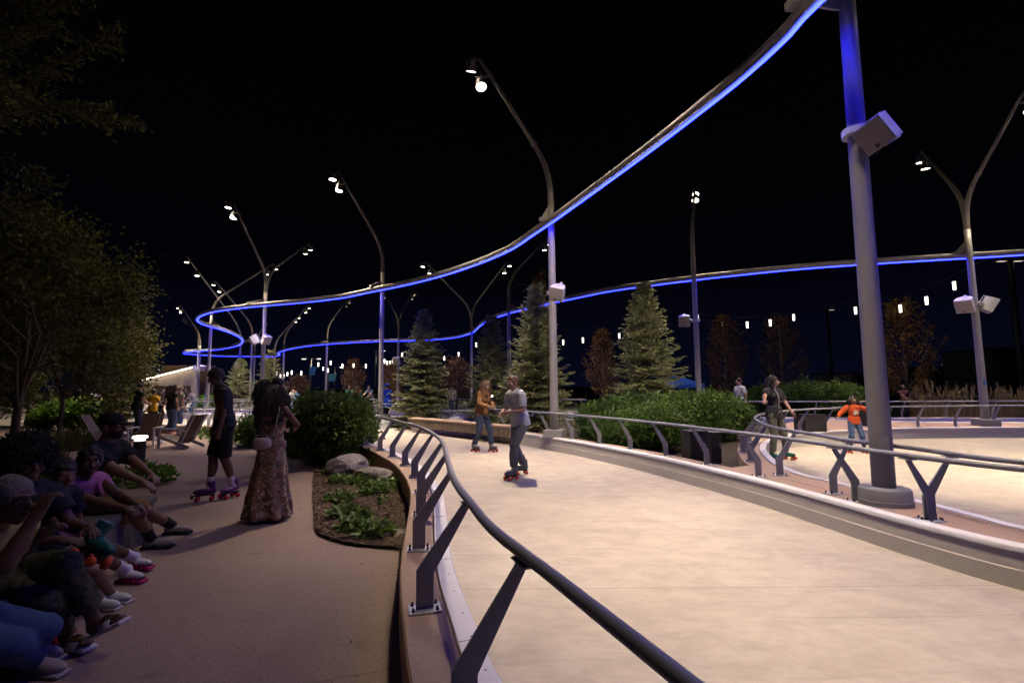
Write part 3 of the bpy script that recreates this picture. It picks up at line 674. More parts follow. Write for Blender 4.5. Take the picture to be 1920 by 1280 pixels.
# ------------------------------------------------------------------ hanging lanterns on cables
M['lantern'] = mat('lit_lantern', (1, .95, .85), .4, emit=(1, .90, .74), estr=3)
M['cable'] = mat('cable', (.02, .02, .02), .6)
cap_ = MB(); cap_.lathe([(.0, .34), (.03, .34), (.10, .28), (.11, .24)], n=10)
lan_me = None
def lantern(px, py, Y, h, label):
    global lan_me
    p = D(px, py, Y)
    if lan_me is None:
        mb = MB(); mb.lathe([(0, -.5), (.115, -.5), (.13, .24), (0, .26)], n=12); lan_me = mb.build('hanging_lantern', M['lantern'], None, True); o = lan_me
        c = cap_.build('cap', M['dark'], o)
    else:
        o = lan_me.copy(); COL.objects.link(o)
        c = lan_me.children[0].copy(); COL.objects.link(c); c.parent = o
    o.location = p; o.scale = (h, h, h); tag(o, label, 'lantern', 'lit lanterns hung on cables')
LN = [(1308, 594, 30, 'first from the pole beside the lit spruce'), (1354, 604, 29, 'in front of the first rusty tree'), (1401, 607, 27, 'lowest between the two narrow trees'), (1444, 603, 26, 'before the second narrow tree'), (1488, 593, 27, 'right of the second narrow tree'), (1604, 580, 24, 'just left of the big foreground pole'), (1688, 576, 22, 'at the top of the amber tree'), (1737, 561, 20.5, 'second to the right of the big foreground pole'), (1789, 533, 20, 'highest one, left of the forked pole'),
      (1093, 636, 36, 'alone between the tall spruce and the lit spruce'), (1056, 640, 38, 'against the right flank of the tallest spruce'), (1161, 628, 38, 'behind the left flank of the lit spruce'), (860, 663, 44, 'right of the left spruce'), (893, 645, 40, 'beside the dark spruce'), (833, 670, 44, 'at the right edge of the left spruce'), (754, 664, 44, 'at the left edge of the left spruce'),
      (686, 685, 46, 'over the seated watchers'), (663, 684, 48, 'left of the lantern over the watchers'), (642, 685, 46, 'right of the green banner'), (620, 679, 46, 'just right of the pole above the bush'), (615, 693, 50, 'low one near the pole above the bush'), (597, 682, 48, 'left of the pole above the bush'), (606, 690, 54, 'smallest one by the pole above the bush'), (565, 698, 46, 'over the rear of the bush'), (547, 697, 48, 'left of the lantern over the bush'), (539, 700, 52, 'middle of the far left cluster'), (532, 703, 52, 'next in the far left cluster'), (526, 704, 52, 'lowest of the far left cluster'), (519, 699, 56, 'leftmost of the far left cluster'),
      (721, 676, 46, 'first of four right of the round pole'), (726, 679, 48, 'second of four right of the round pole'), (731, 679, 50, 'third of four right of the round pole'), (736, 677, 52, 'fourth of four right of the round pole')]
for i, (x, y, Y, lab) in enumerate(LN): lantern(x, y, Y, .47 if Y < 33 else .52, 'lit hanging lantern, '+lab)
def cable(pts, label, r=.008):
    c = catmull(pts, 1.)
    mb = MB(); mb.tube(c, r, 5); tag(mb.build('cable', M['cable']), label, 'cable')
cable([D(1300, 575, 30.3), D(1308, 586, 30), D(1354, 596, 29), D(1401, 595, 27), D(1444, 590, 26), D(1488, 580, 27), D(1604, 566, 24), D(1688, 556, 22), D(1737, 540, 20.5), D(1789, 515, 20), D(1900, 460, 18)], 'dark cable carrying the lanterns behind the second rink', .012)
cable([D(868, 511, 22), D(960, 530, 20), D(1092, 553, 17.9)], 'straight stay cable running under the ring toward the tall pole', .014)
M['cable2'] = mat('grey_stay', (.35, .35, .35), .5)
bpy.data.objects['cable.001'].data.materials[0] = M['cable2']
# ------------------------------------------------------------------ vegetation
def leaves(name, P, A, L, W, m, parent=None, fold=.25, seed=0, up=None):
    """diamond shaped leaves: base P (n,3), direction A (n,3), length L, width W"""
    rg = np.random.default_rng(seed); n = len(P); P = np.asarray(P, float); A = np.asarray(A, float)
    A = A/np.maximum(np.linalg.norm(A, axis=1, keepdims=True), 1e-6)
    rv = rg.normal(size=(n, 3)); rv += np.array([0, 0, 1.0 if up is None else up])
    S = np.cross(A, rv); S /= np.maximum(np.linalg.norm(S, axis=1, keepdims=True), 1e-6); N = np.cross(S, A)
    L = np.broadcast_to(np.asarray(L, float), (n,))[:, None]; W = np.broadcast_to(np.asarray(W, float), (n,))[:, None]
    mid = P+A*L*.45-N*W*fold
    V = np.empty((n, 4, 3)); V[:, 0] = P; V[:, 1] = mid+S*W*.5+N*W*fold; V[:, 2] = P+A*L; V[:, 3] = mid-S*W*.5+N*W*fold
    return mesh_obj(name, V.reshape(-1, 3), np.arange(n*4).reshape(n, 4), m, parent)

LM = {
 'spruce': leafmat('spruce_needles', [(.07, .105, .055), (.15, .18, .08), (.25, .26, .11), (.36, .34, .15), (.11, .14, .07)], .6, trans=.2),
 'bush': leafmat('bush_leaves', [(.055, .10, .018), (.09, .155, .028), (.15, .215, .04), (.07, .12, .022)], .45, trans=.35),
 'hedge': leafmat('hedge_leaves', [(.040, .085, .018), (.065, .125, .024), (.11, .18, .032), (.05, .10, .02)], .45, trans=.35),
 'low': leafmat('ground_leaves', [(.045, .095, .016), (.08, .15, .024), (.13, .21, .035)], .45, trans=.35),
 'oak': leafmat('olive_leaves', [(.034, .042, .010), (.066, .070, .015), (.10, .096, .02), (.05, .056, .013)], .55, trans=.35),
 'rust': leafmat('rusty_leaves', [(.06, .026, .014), (.11, .045, .02), (.085, .048, .018), (.05, .03, .014)], .6, trans=.3),
 'amber': leafmat('amber_leaves', [(.13, .085, .02), (.22, .12, .025), (.16, .12, .03), (.24, .10, .02)], .6, trans=.3),
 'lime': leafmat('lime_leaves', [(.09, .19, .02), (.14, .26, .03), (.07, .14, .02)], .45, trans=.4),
 'grass': leafmat('grass_blades', [(.05, .07, .018), (.09, .10, .03), (.13, .12, .045)], .6, trans=.3),
 'straw': leafmat('straw_plumes', [(.13, .10, .055), (.22, .17, .10), (.29, .23, .14)], .7, trans=.3),
}
def spruce(loc, H, R, label, seed=0, density=1., dead=0.):
    rg = np.random.default_rng(seed); root = empty('spruce_tree', loc); tag(root, label, 'tree', 'spruce trees')
    tr = MB(); tr.tube([(0, 0, -.1), (0, 0, H*.5), (0, 0, H*.97)], [H*.017, H*.011, .012], 8); tr.build('trunk', M['bark'], root, True)
    P = []; A = []; Ls = []; Ws = []; bm_ = MB()
    z = .10; lev = 0
    while z < H*.985:
        f = z/H; env = R*min(1, (1-f)**.78*1.02+.02)*(1 if f > .06 else .85)
        nb = int((11 if f < .8 else 7)*density)+1; a0 = rg.random()*6.28
        for b in range(nb):
            az = a0+6.283*b/nb+rg.normal()*.16; Lb = env*(.70+.42*rg.random())*(1.12 if rg.random() < .12 else 1)
            el = math.radians(-12+46*f**1.6+rg.normal()*6); d = np.array([math.cos(az), math.sin(az), 0.])
            side = np.array([-math.sin(az), math.cos(az), 0.])
            ns = max(4, int(Lb/.13)); zb = z+rg.normal()*.04
            def pt(t): return d*(Lb*t*math.cos(el))+np.array([0, 0, zb+Lb*t*math.sin(el)+.16*Lb*max(0, t-.55)**1.5*2-.05*Lb*t])
            if Lb > .25: bm_.tube([pt(0), pt(.5), pt(1.)], [.014, .009, .003], 4, cap=False)
            for i in range(ns+1):
                t = .12+.88*i/ns; c = pt(t)
                tl = (.13+.30*Lb*(1-t))*(.8+.4*rg.random())
                for sg in (-1, 1):
                    td = d*(.75+.2*rg.random())+side*sg*(.75+.2*rg.normal())+np.array([0, 0, -.12+.16*rg.normal()]); td /= np.linalg.norm(td)
                    nt_ = max(3, int(tl/.035*density))
                    for j in range(nt_):
                        q = c+td*tl*(j/nt_)
                        for s2 in (-1, 1):
                            a = td*.8+np.cross(td, [0, 0, 1])*s2*(.55+.2*rg.random())+np.array([0, 0, .30+.25*rg.normal()])
                            P.append(q); A.append(a); Ls.append(.065+.035*rg.random()); Ws.append(.026+.012*rg.random())
        z += (.13+.10*(1-f))*(.85+.3*rg.random()); lev += 1
    bm_.build('branches', M['bark'], root)
    leaves('crown', P, A, Ls, Ws, LM['spruce'], root, .15, seed)
    return root

def grow(mb, tips, p, d, L, r, depth, rg, spread=.55, up=.08, kids=3):
    """recursive limbs; collects twig points with directions"""
    n = 4; pts = [p]; rr = [r]
    dd = Vector(d).normalized()
    for i in range(n):
        dd = (dd+Vector(rg.normal(size=3))*.10+Vector((0, 0, up*.4))).normalized(); pts.append(pts[-1]+dd*(L/n)); rr.append(r*(1-.45*(i+1)/n))
    mb.tube(pts, rr, 6 if r > .02 else 4, cap=False)
    if depth == 0:
        for i in range(1, n+1): tips.append((pts[i], dd))
        return
    if depth <= 1:
        for i in range(2, n+1): tips.append((pts[i], dd))
    for k in range(kids):
        t = .45+.55*(k+1)/kids; i = min(n, max(1, round(t*n)))
        ax = Vector(rg.normal(size=3)); ax = (ax-dd*ax.dot(dd)).normalized()
        nd = (dd*(1-spread*.5)+ax*spread+Vector((0, 0, up))).normalized()
        grow(mb, tips, pts[i], nd, L*(.62+.2*rg.random()), rr[i]*.68, depth-1, rg, spread, up, kids)
def tree(name, loc, H, label, leaf, group, seed, trunk=.35, R=None, depth=4, spread=.6, up=.12, per=18, ll=.08, lw=.05, cl=.22, kids=3, stems=1, shape=None, cat='tree', r0=None, sx=1.):
    rg = np.random.default_rng(seed); random.seed(seed)
    root = empty(name, loc); tag(root, label, cat, group); mb = MB(); tips = []
    for s in range(stems):
        a = 6.28*s/stems; b0 = Vector((math.cos(a), math.sin(a), 0))*(.04*stems if stems > 1 else 0)
        d = Vector((math.cos(a)*.35, math.sin(a)*.35, 1)) if stems > 1 else Vector((rg.normal()*.05, rg.normal()*.05, 1))
        r = r0 or H*.018
        if trunk > 0:
            pts = [b0+Vector((0, 0, -.1)), b0+d.normalized()*H*trunk*.5, b0+d.normalized()*H*trunk]; mb.tube(pts, [r*1.3, r*1.05, r], 10, cap=False); top = pts[-1]
        else: top = b0
        nk = 5 if stems == 1 else 3
        for k in range(nk):
            az = 6.28*k/nk+rg.normal()*.3; e = rg.uniform(.5, 1.3)
            grow(mb, tips, top-Vector((0, 0, H*trunk*.25*(k/nk))), (d.normalized()*e+Vector((math.cos(az), math.sin(az), 0))*spread).normalized(), H*(.26+.08*rg.random()), r*.62, depth-1, rg, spread, up, kids)
        grow(mb, tips, top, d, H*.32, r*.8, depth-1, rg, spread*.8, up, kids)
    T = np.array([tuple(t[0]) for t in tips]); DD = np.array([tuple(t[1]) for t in tips])
    # scale the skeleton to the wanted size
    zz = T[:, 2].max(); rad = np.percentile(np.hypot(T[:, 0], T[:, 1]), 95); fz = H/zz; fr = (R/rad) if R else fz
    mb.v = [(v[0]*fr*sx, v[1]*fr, v[2]*fz) for v in mb.v]; T = T*np.array([fr*sx, fr, fz])
    mb.build('trunk' if trunk > 0 else 'stems', M['bark'], root, True)
    n = len(T)*per; idx = np.repeat(np.arange(len(T)), per)
    P = T[idx]+rg.normal(size=(n, 3))*cl*np.array([1, 1, .7]); A = DD[idx]*.6+rg.normal(size=(n, 3))*.8+np.array([0, 0, -.15])
    keep = P[:, 2] > .03
    if shape is not None: keep &= shape(P)
    P, A = P[keep], A[keep]
    leaves('crown' if trunk > 0 else 'foliage', P, A, ll*(.7+.6*rg.random(len(P))), lw*(.7+.6*rg.random(len(P))), leaf, root, .2, seed)
    return root
def at(px, py, z=0.): p = U(px, py, z); return (p.x, p.y, z)
def col(px, Y, z=0.):      # ground point on the photo column px at distance Y
    p = D(px, 700, Y); return (p.x, Y, z)
def hgt(py, px, Y): return D(px, py, Y).z

spruce(col(793, 19.2, .1), hgt(583, 795, 19.2)-.1, 1.42, 'left spruce, lit yellow green, behind the timber seat', 3)
spruce(col(1006, 14.9, .1), hgt(532, 1007, 14.9)-.1, 1.30, 'tallest looking spruce, behind the pole and the skater in the white shirt', 5)
spruce(col(1212, 14.6, .1), hgt(527, 1213, 14.6)-.1, 1.42, 'spruce standing behind the hedge, lit brightest on its right side', 8)
spruce(col(922, 20.0, .1), hgt(590, 925, 20)-.1, 1.35, 'dark spruce in shade between the two lit ones on the left', 9)
spruce(col(450, 34), hgt(672, 450, 34), 1.4, 'far spruce seen between the poles left of the woman', 12, .7)
spruce(col(507, 36), hgt(655, 507, 36), 1.6, 'far spruce behind the head of the woman in the dress', 13, .7)

# narrow autumn trees beyond the back rink
def narrow(px, Y, ytop, ybase, w, label, leaf, seed, dens=1.):
    rg = np.random.default_rng(seed); H = hgt(ytop, px, Y); R = w/2/F*Y; root = empty('autumn_tree', col(px, Y)); tag(root, label, 'tree', 'autumn trees beyond the back rink')
    mb = MB(); mb.tube([(0, 0, -.1), (.02, 0, H*.5), (0, .02, H*.95)], [H*.016, H*.010, .01], 8); P = []; A = []
    n = 46
    for i in range(n):
        f = .17+.80*(i+rg.random())/n; az = 2.4*i+rg.normal()*.4; prof = math.sin(min(1, max(0, (f-.08)/.93))**.70*math.pi)**.75
        Lb = max(.12, R*prof*(.75+.4*rg.random())); rise = Lb*(1.3+.5*rg.random()); z0 = f*H-rise*.55
        z0 = max(H*.14, z0); e_ = Vector((math.cos(az)*Lb, math.sin(az)*Lb, min(H*1.0, z0+rise))); b0 = Vector((0, 0, z0)); m_ = b0.lerp(e_, .5)+Vector((math.cos(az)*Lb*.14, math.sin(az)*Lb*.14, -.05))
        mb.tube([b0, m_, e_], [.022, .014, .004], 4, cap=False)
        for k in range(int(70*dens)):
            t = .35+.68*rg.random(); q = b0*(1-t)**2+m_*2*t*(1-t)+e_*t*t; P.append(tuple(q+Vector(rg.normal(size=3))*.13)); A.append(tuple((e_-b0).normalized()*.5+Vector(rg.normal(size=3))*.9))
    mb.build('trunk', M['bark'], root, True); m2 = len(P); leaves('crown', P, A, .12*(.7+.6*rg.random(m2)), .085*(.7+.6*rg.random(m2)), leaf, root, .2, seed)
narrow(1361, 27, 588, 760, 70, 'narrow rust red tree under the lanterns, left of the person in olive trousers', LM['rust'], 21)
narrow(1466, 26, 590, 745, 85, 'darker brown green tree right above the person in olive trousers', LM['rust'], 22, .6)
narrow(1697, 22.5, 560, 760, 112, 'amber tree just right of the big foreground pole', LM['amber'], 23)
narrow(1130, 31, 618, 770, 60, 'rusty tree between the tall spruce and the lit spruce', LM['rust'], 24)
narrow(662, 50, 674, 745, 46, 'small far red tree above the seated watchers', LM['rust'], 25)
narrow(738, 48, 680, 750, 46, 'far brown tree behind the left spruce', LM['rust'], 26)
narrow(856, 33, 670, 770, 60, 'brown tree at the right of the left spruce', LM['rust'], 27, .6)
narrow(560, 52, 705, 748, 40, 'small far red tree over the rear of the bush', LM['rust'], 28)
narrow(1012, 24, 512, 770, 48, 'thin autumn tree whose tip shows over the tallest spruce', LM['amber'], 29)

# the big bush, the hedge and other shrubs
def shrub(loc, H, R, label, leaf, seed, per=26, ll=.085, lw=.034, name='shrub', group='leafy shrubs', cl=.10, stems=7, sx=1., depth=3):
    return tree(name, loc, H, label, leaf, group, seed, trunk=0., R=R, depth=depth, spread=.55, up=.10, per=per, ll=ll, lw=lw, cl=cl, stems=stems, cat='shrub', r0=.018, sx=sx)
b = at(618, 866); shrub(b, 1.40, .66, 'big round green bush at the end of the mulch bed', LM['bush'], 31, 30, .125, .044, cl=.16, stems=10, depth=3)
b2 = at(556, 850); shrub(b2, .62, .62, 'low leafy plant at the left foot of the big round bush', LM['bush'], 32, 22, .09, .035, depth=2)
b2 = at(655, 852); shrub(b2, .85, .55, 'lower right side shrub beside the big round bush, touching the kerb', LM['bush'], 33, 22, .09, .036, depth=2)
b2 = at(480, 836); shrub(b2, .8, .42, 'dark shrub behind the woman in the floral dress', LM['hedge'], 34, 24, .09, .036, depth=2)
for i, (px, py, H, R, lab) in enumerate([(1135, 826, 1.0, .48, 'leftmost of the hedge shrubs behind the right handrail'), (1185, 829, 1.18, .6, 'tall middle hedge shrub below the lit spruce'), (1250, 830, 1.18, .62, 'hedge shrub at the foot of the lit spruce, right of the tall one'), (1312, 828, 1.22, .56, 'hedge shrub just behind the dark cabinets'), (1362, 824, 1.05, .42, 'rightmost hedge shrub beside the rounded end of the second rink'), (1225, 846, .9, .5, 'low front shrub of the hedge close to the ledge'), (1165, 837, .75, .42, 'lowest hedge shrub near the left posts')]):
    shrub(at(px, py, .1), H, R, lab, LM['hedge'], 40+i, 25, .115, .042, group='hedge shrubs on the island', cl=.15, stems=9)
for i, (px, Y, yt, R, lab) in enumerate([(1500, 21, 712, 1.0, 'dark shrub beyond the back rink right of the person in olive trousers'), (1550, 20, 718, .9, 'dark shrub left of the child in orange'), (1602, 20, 722, .8, 'dark shrub behind the child in orange'), (1440, 23, 722, .9, 'dark shrub behind the person in olive trousers')]):
    shrub(col(px, Y), hgt(yt, px, Y), R, lab, LM['hedge'], 60+i, 22, .12, .05, group='dark shrubs beyond the back rink')
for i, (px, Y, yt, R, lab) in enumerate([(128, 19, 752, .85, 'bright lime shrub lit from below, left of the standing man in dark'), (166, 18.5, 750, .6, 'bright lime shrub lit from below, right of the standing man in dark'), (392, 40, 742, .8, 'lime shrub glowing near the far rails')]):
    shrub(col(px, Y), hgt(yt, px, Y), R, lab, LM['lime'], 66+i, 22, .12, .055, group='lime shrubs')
# dry ornamental grasses
def grass_clump(loc, H, R, n, m, label, seed, name='ornamental_grass', plume=True, group='ornamental grasses', lean=.35):
    rg = np.random.default_rng(seed); root = empty(name, loc); tag(root, label, 'grass', group)
    a = rg.random(n)*6.283; rr = np.sqrt(rg.random(n))*R*.35; P = np.c_[np.cos(a)*rr, np.sin(a)*rr, np.zeros(n)]
    le = np.abs(rg.normal(size=n))*lean; A = np.c_[np.cos(a)*le, np.sin(a)*le, np.ones(n)]
    V = []; Q = []
    for i in range(n):
        L = H*(.55+.5*rg.random()); dirn = A[i]/np.linalg.norm(A[i]); s = np.array([-math.sin(a[i]), math.cos(a[i]), 0])*.004*(1+H*.6); g = np.array([math.cos(a[i]), math.sin(a[i]), -.4])*le[i]
        k = len(V)
        for t in (0, .35, .7, 1.): c = P[i]+dirn*L*t+g*L*.35*t*t; w_ = (1-t*.8); V += [c-s*w_, c+s*w_]
        for j in range(3): Q.append((k+2*j, k+2*j+1, k+2*j+3, k+2*j+2))
    mesh_obj('blades', np.array(V), np.array(Q), m, root)
    if plume:
        P2 = []; A2 = []
        for i in range(max(6, n//14)):
            az = rg.random()*6.283; le = abs(rg.normal())*.22; dirn = np.array([math.cos(az)*le, math.sin(az)*le, 1.]); dirn /= np.linalg.norm(dirn); L = H*(.95+.3*rg.random())
            for t in np.linspace(.62, 1, 26): P2 += [dirn*L*t]*3; A2 += [dirn+rg.normal(size=3)*.35 for _ in range(3)]
        leaves('plumes', P2, A2, .07, .012, LM['straw'], root, .1, seed)
    return root
for i, (px, Y, yt) in enumerate([(1722, 19.5, 728), (1742, 19, 716), (1778, 19.5, 724), (1811, 19, 724), (1868, 19, 722), (1890, 19.5, 724), (1848, 20, 730), (1915, 19, 728)]):
    grass_clump(col(px, Y), hgt(yt, px, Y)*.86, .9, 170, LM['straw'], 'dry straw coloured grass clump behind the farthest handrail, '+['leftmost', 'tallest', 'third from left', 'fourth, left of the forked pole', 'just right of the forked pole', 'second right of the forked pole', 'half hidden by the forked pole', 'at the right picture edge'][i], 80+i)
grass_clump(at(148, 838), .62, 1.6, 900, LM['grass'], 'green arching grass clump behind the man in the bucket style hat', 90, plume=False, lean=.6)
grass_clump(at(118, 845), .58, 1.5, 700, LM['grass'], 'green arching grass clump behind the girl in pink', 91, plume=False, lean=.6)
grass_clump(at(80, 850), .5, 1.4, 500, LM['grass'], 'shaded grass clump at the far left', 92, plume=False, lean=.6)
grass_clump(at(100, 905), .42, .7, 420, LM['grass'], 'dry short grass right behind the seated people', 93, plume=True, lean=.5)
for i, (px, py) in enumerate([(95, 795), (125, 795), (150, 796), (180, 798)]):
    grass_clump(at(px, py), .5, 1.8, 400, LM['grass'], 'pale grass strip below the lime shrubs, '+['leftmost tuft', 'second tuft from left', 'third tuft from left', 'rightmost tuft'][i], 95+i, plume=False, lean=.6)

# low plants in the mulch bed
def low_plant(px, py, R, n, label, seed, ll=.075, z=0.012, leaf='low', H=.16):
    rg = np.random.default_rng(seed); p = at(px, py, z); root = empty('ground_plant', p); tag(root, label, 'plant', 'low plants in the planting beds')
    a = rg.random(n)*6.283; r = np.sqrt(rg.random(n))*R; hz = H*(1-(r/R)**2*.7)*(.35+.65*rg.random(n))
    P = np.c_[np.cos(a)*r, np.sin(a)*r, hz]; A = np.c_[np.cos(a)*.7, np.sin(a)*.7, rg.normal(size=n)*.35]+rg.normal(size=(n, 3))*.5
    leaves('foliage', P, A, ll*(.7+.6*rg.random(n)), ll*.62*(.7+.6*rg.random(n)), LM[leaf], root, .18, seed, up=2.2)
    mb = MB()
    for i in range(0, n, 7): mb.tube([(P[i, 0]*.5, P[i, 1]*.5, -.01), tuple(P[i])], .0025, 3, cap=False)
    mb.build('stems', M['bark'], root)
LP = [(638, 905, .20, 150, 'leafy plant in front of the boulder, left'), (672, 908, .24, 220, 'leafy plant in front of the boulder, middle'), (724, 918, .30, 330, 'wide leafy plant between boulder and kerb'), (700, 925, .22, 200, 'leafy plant left of the wide one by the kerb'), (636, 940, .19, 180, 'leafy plant in the middle of the mulch'), (645, 968, .20, 190, 'leafy plant below the middle of the mulch'), (662, 992, .17, 170, 'lowest left leafy plant in the mulch'), (704, 1003, .19, 200, 'lowest right leafy plant by the flat stone'), (714, 872, .20, 130, 'bright leafy plant behind the boulder by the kerb'), (672, 975, .14, 110, 'small plant between the lower plants'), (625, 888, .2, 130, 'plant at the left end of the boulder'), (720, 945, .06, 22, 'tiny yellowing sprig in open mulch')]
for i, (px, py, R, n, lab) in enumerate(LP): low_plant(px, py, R*1.0, n, lab, 110+i)
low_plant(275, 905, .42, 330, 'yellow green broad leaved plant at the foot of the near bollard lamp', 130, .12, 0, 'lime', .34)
for i, px in enumerate((385, 408, 432)): low_plant(px, 815+i*7, .5, 260, 'dark low plant in the strip by the kerb, '+['left', 'middle', 'right'][i]+' of three', 131+i, .1, .012, 'hedge', .3)

# boulders
def boulder(px, py, size, label, seed, rz=0., z=0., group=None):
    bm = bmesh.new(); bmesh.ops.create_icosphere(bm, subdivisions=5, radius=1)
    from mathutils import noise
    sd = Vector((seed*3.1, seed*1.7, seed*.9)); rg = np.random.default_rng(seed); planes = [(Vector(rg.normal(size=3)).normalized(), rg.uniform(.62, .9)) for _ in range(11)]
    for v in bm.verts:
        d = v.co.normalized(); r = 1.
        for n, o in planes:
            k = d.dot(n)
            if k > .05: r = min(r, o/k)
        r += .07*noise.fractal(d*2.2+sd, 1., 2., 5)+.018*noise.fractal(d*9+sd, .8, 2., 4)
        v.co = Vector((d.x*r*size[0], d.y*r*size[1], d.z*r*size[2]))
    me = bpy.data.meshes.new('boulder'); bm.to_mesh(me); bm.free(); me.materials.append(M['rock']); me.polygons.foreach_set('use_smooth', np.ones(len(me.polygons), dtype=bool))
    o = bpy.data.objects.new('boulder', me); COL.objects.link(o); p = at(px, py, z); o.location = (p[0], p[1], z+size[2]*.45); o.rotation_euler = (0, 0, rz); tag(o, label, 'boulder', group)
boulder(655, 889, (.42, .30, .27), 'large grey boulder with a peaked top in the mulch bed', 2, .3)
boulder(701, 903, (.40, .20, .17), 'long low boulder sloping right toward the kerb', 5, -.25)
boulder(634, 902, (.14, .10, .09), 'small pale stone at the left foot of the boulder', 7)
boulder(740, 1003, (.17, .15, .035), 'flat square stone in the mulch beside the kerb', 9, .2)
boulder(1701, 758, (.5, .4, .55), 'pale boulder under the amber tree', 11)

# ------------------------------------------------------------------ dark trees on the left and the branch overhead
tree('shade_tree', col(35, 12.5), hgt(392, 35, 12.5), 'dark leafy tree at the left edge behind the seated people', LM['oak'], 'olive leaved trees on the left', 201, trunk=.20, R=2.5, depth=5, spread=.7, up=.05, per=12, ll=.13, lw=.07, cl=.28)
tree('shade_tree', col(120, 16.5), hgt(470, 120, 16.5), 'olive leaved tree left of the pavilion, front one', LM['oak'], 'olive leaved trees on the left', 202, trunk=.20, R=2.1, depth=5, spread=.7, up=.05, per=11, ll=.14, lw=.075, cl=.28)
tree('shade_tree', col(180, 23), hgt(560, 180, 23), 'olive leaved tree whose branches reach toward the pavilion roof', LM['oak'], 'olive leaved trees on the left', 203, trunk=.22, R=1.9, depth=4, spread=.7, up=.05, per=20, ll=.16, lw=.085, cl=.3)
tree('shade_tree', col(60, 22), hgt(520, 60, 22), 'dark tree further back on the left', LM['oak'], 'olive leaved trees on the left', 204, trunk=.22, R=3.2, depth=4, spread=.7, up=.05, per=22, ll=.17, lw=.09, cl=.36)
# near tree: trunk outside the frame, boughs reaching into the upper left
def bough_tree():
    rg = np.random.default_rng(77); base = Vector((-7.4, 5.2, 0)); root = empty('overhanging_tree', base); tag(root, 'tree whose leafy boughs hang into the upper left corner of the sky', 'tree', 'olive leaved trees on the left')
    mb = MB(); mb.tube([(0, 0, -.1), (.05, 0, 1.5), (0, .05, 3.), (.1, .1, 4.6), (.15, .1, 7)], [.16, .13, .11, .09, .04], 12); P = []; A = []
    specs = [((-30, 215), (212, 62), 5.6, 1.1), ((-30, 120), (130, -20), 5.4, 1.2), ((-30, 30), (190, -60), 5.2, 1.2), ((-30, 205), (243, 222), 5.5, 1.), ((-30, 225), (185, 195), 5.2, .8), ((-40, 285), (86, 332), 5.6, .7), ((-40, 340), (62, 420), 5.8, .8), ((-40, 90), (85, 60), 5.0, 1.2), ((-60, 150), (40, 165), 4.9, 1.)]
    for (a, b, Y, den) in specs:
        a3 = D(*a, Y)-base; b3 = D(*b, Y+rg.normal()*.15)-base; st = Vector((.1, .05, max(1.8, a3.z-.6)))
        mid = a3.lerp(b3, .5)+Vector((0, 0, .06)); pts = catmull([st, a3, mid, b3], .1); n = len(pts); mb.tube(pts, [.03*(1-.85*i/n)+.002 for i in range(n)], 6, cap=False)
        for i, p in enumerate(pts):
            if p.x < a3.x-.7: continue
            for s in range(3):
                t = pts[min(i+1, n-1)]-pts[max(0, i-1)]; t.normalize(); sd = Vector(rg.normal(size=3))*Vector((1, 1, .8)); d = (t*.8+sd*.55).normalized(); L = rg.uniform(.12, .42)*(1.15-.6*i/n)
                e_ = p+d*L-Vector((0, 0, L*.25)); mb.tube([p, p.lerp(e_, .5)+Vector((0, 0, .012)), e_], [.005, .003, .0015], 3, cap=False)
                for j in range(int(11*den)):
                    q = p.lerp(e_, .25+.8*rg.random()); P.append(tuple(q+Vector(rg.normal(size=3))*.035)); A.append(tuple(d+Vector(rg.normal(size=3))*.8+Vector((0, 0, -.3))))
    mb.build('trunk', M['bark'], root, True); P = np.array(P); leaves('crown', P, A, .050+.03*rg.random(len(P)), .028+.012*rg.random(len(P)), LM['oak'], root, .2, 5)
bough_tree()
# long pale bough in front of the dark trees
# ------------------------------------------------------------------ street furniture, pavilion, distant things
M['stone'] = mat('speckled_seat_stone', (.12, .11, .10), .8, 0, .35, 60, .4, 70)
fa, fb_, fc = U(60, 1206), U(205, 1062), U(285, 1006)
d0 = (fb_-fa).normalized()
sl = catmull([fa-d0*3.2+Vector((.25, 0, 0)), fa-d0*1.3+Vector((.05, 0, 0)), fa, fb_, fc], .15)
root = empty('seat_wall', sl[len(sl)//2]); tag(root, 'low stone seat wall under the row of seated people', 'bench'); L = [p-root.location for p in sl]
mb = MB(); sweep(mb, L, [(-.42, -.05), (-.42, .37), (0, .37), (0, -.05)]); mb.build('base', M['stone'], root)
mb = MB(); sweep(mb, L, [(-.45, .372), (-.45, .425), (-.44, .435), (.02, .435), (.03, .425), (.03, .372)]); mb.build('seat', M['stone'], root)

M['boltop'] = mat('bollard_light', (.9, .9, .85), .4, emit=(1, .93, .8), estr=1.6)
def bollard(p, h, r, label):
    root = empty('bollard_lamp', p); tag(root, label, 'bollard lamp', 'bollard lamps along the path')
    mb = MB(); mb.lathe([(r*1.25, 0), (r*1.25, .02), (r*.92, .03), (r*.92, h-.10)], n=24); autosmooth(mb.build('post', M['dark'], root))
    mb = MB(); mb.lathe([(r*.8, h-.10), (r*.8, h-.05)], n=24); mb.build('lens', M['boltop'], root)
    mb = MB(); mb.lathe([(r*1.08, h-.05), (r*1.14, h-.045), (r*1.14, h-.012), (r*1.02, h), (0, h)], n=24); autosmooth(mb.build('cap', M['boltop'], root))
    l = bpy.data.lights.new('bollard_glow', 'POINT'); l.energy = 9; l.color = (1, .9, .72); l.shadow_soft_size = r
    o = bpy.data.objects.new('bollard_glow', l); COL.objects.link(o); o.parent = root; o.location = (0, 0, h+.05)
bollard(U(259, 880), .66, .115, 'dark bollard lamp with a bright flat top beside the man in the black hat')
bollard(U(88, 797), .72, .15, 'bollard lamp at the left under the dark trees')
bollard(U(181, 806), .72, .15, 'bollard lamp in front of the lime shrubs, near the person in the black skirt')

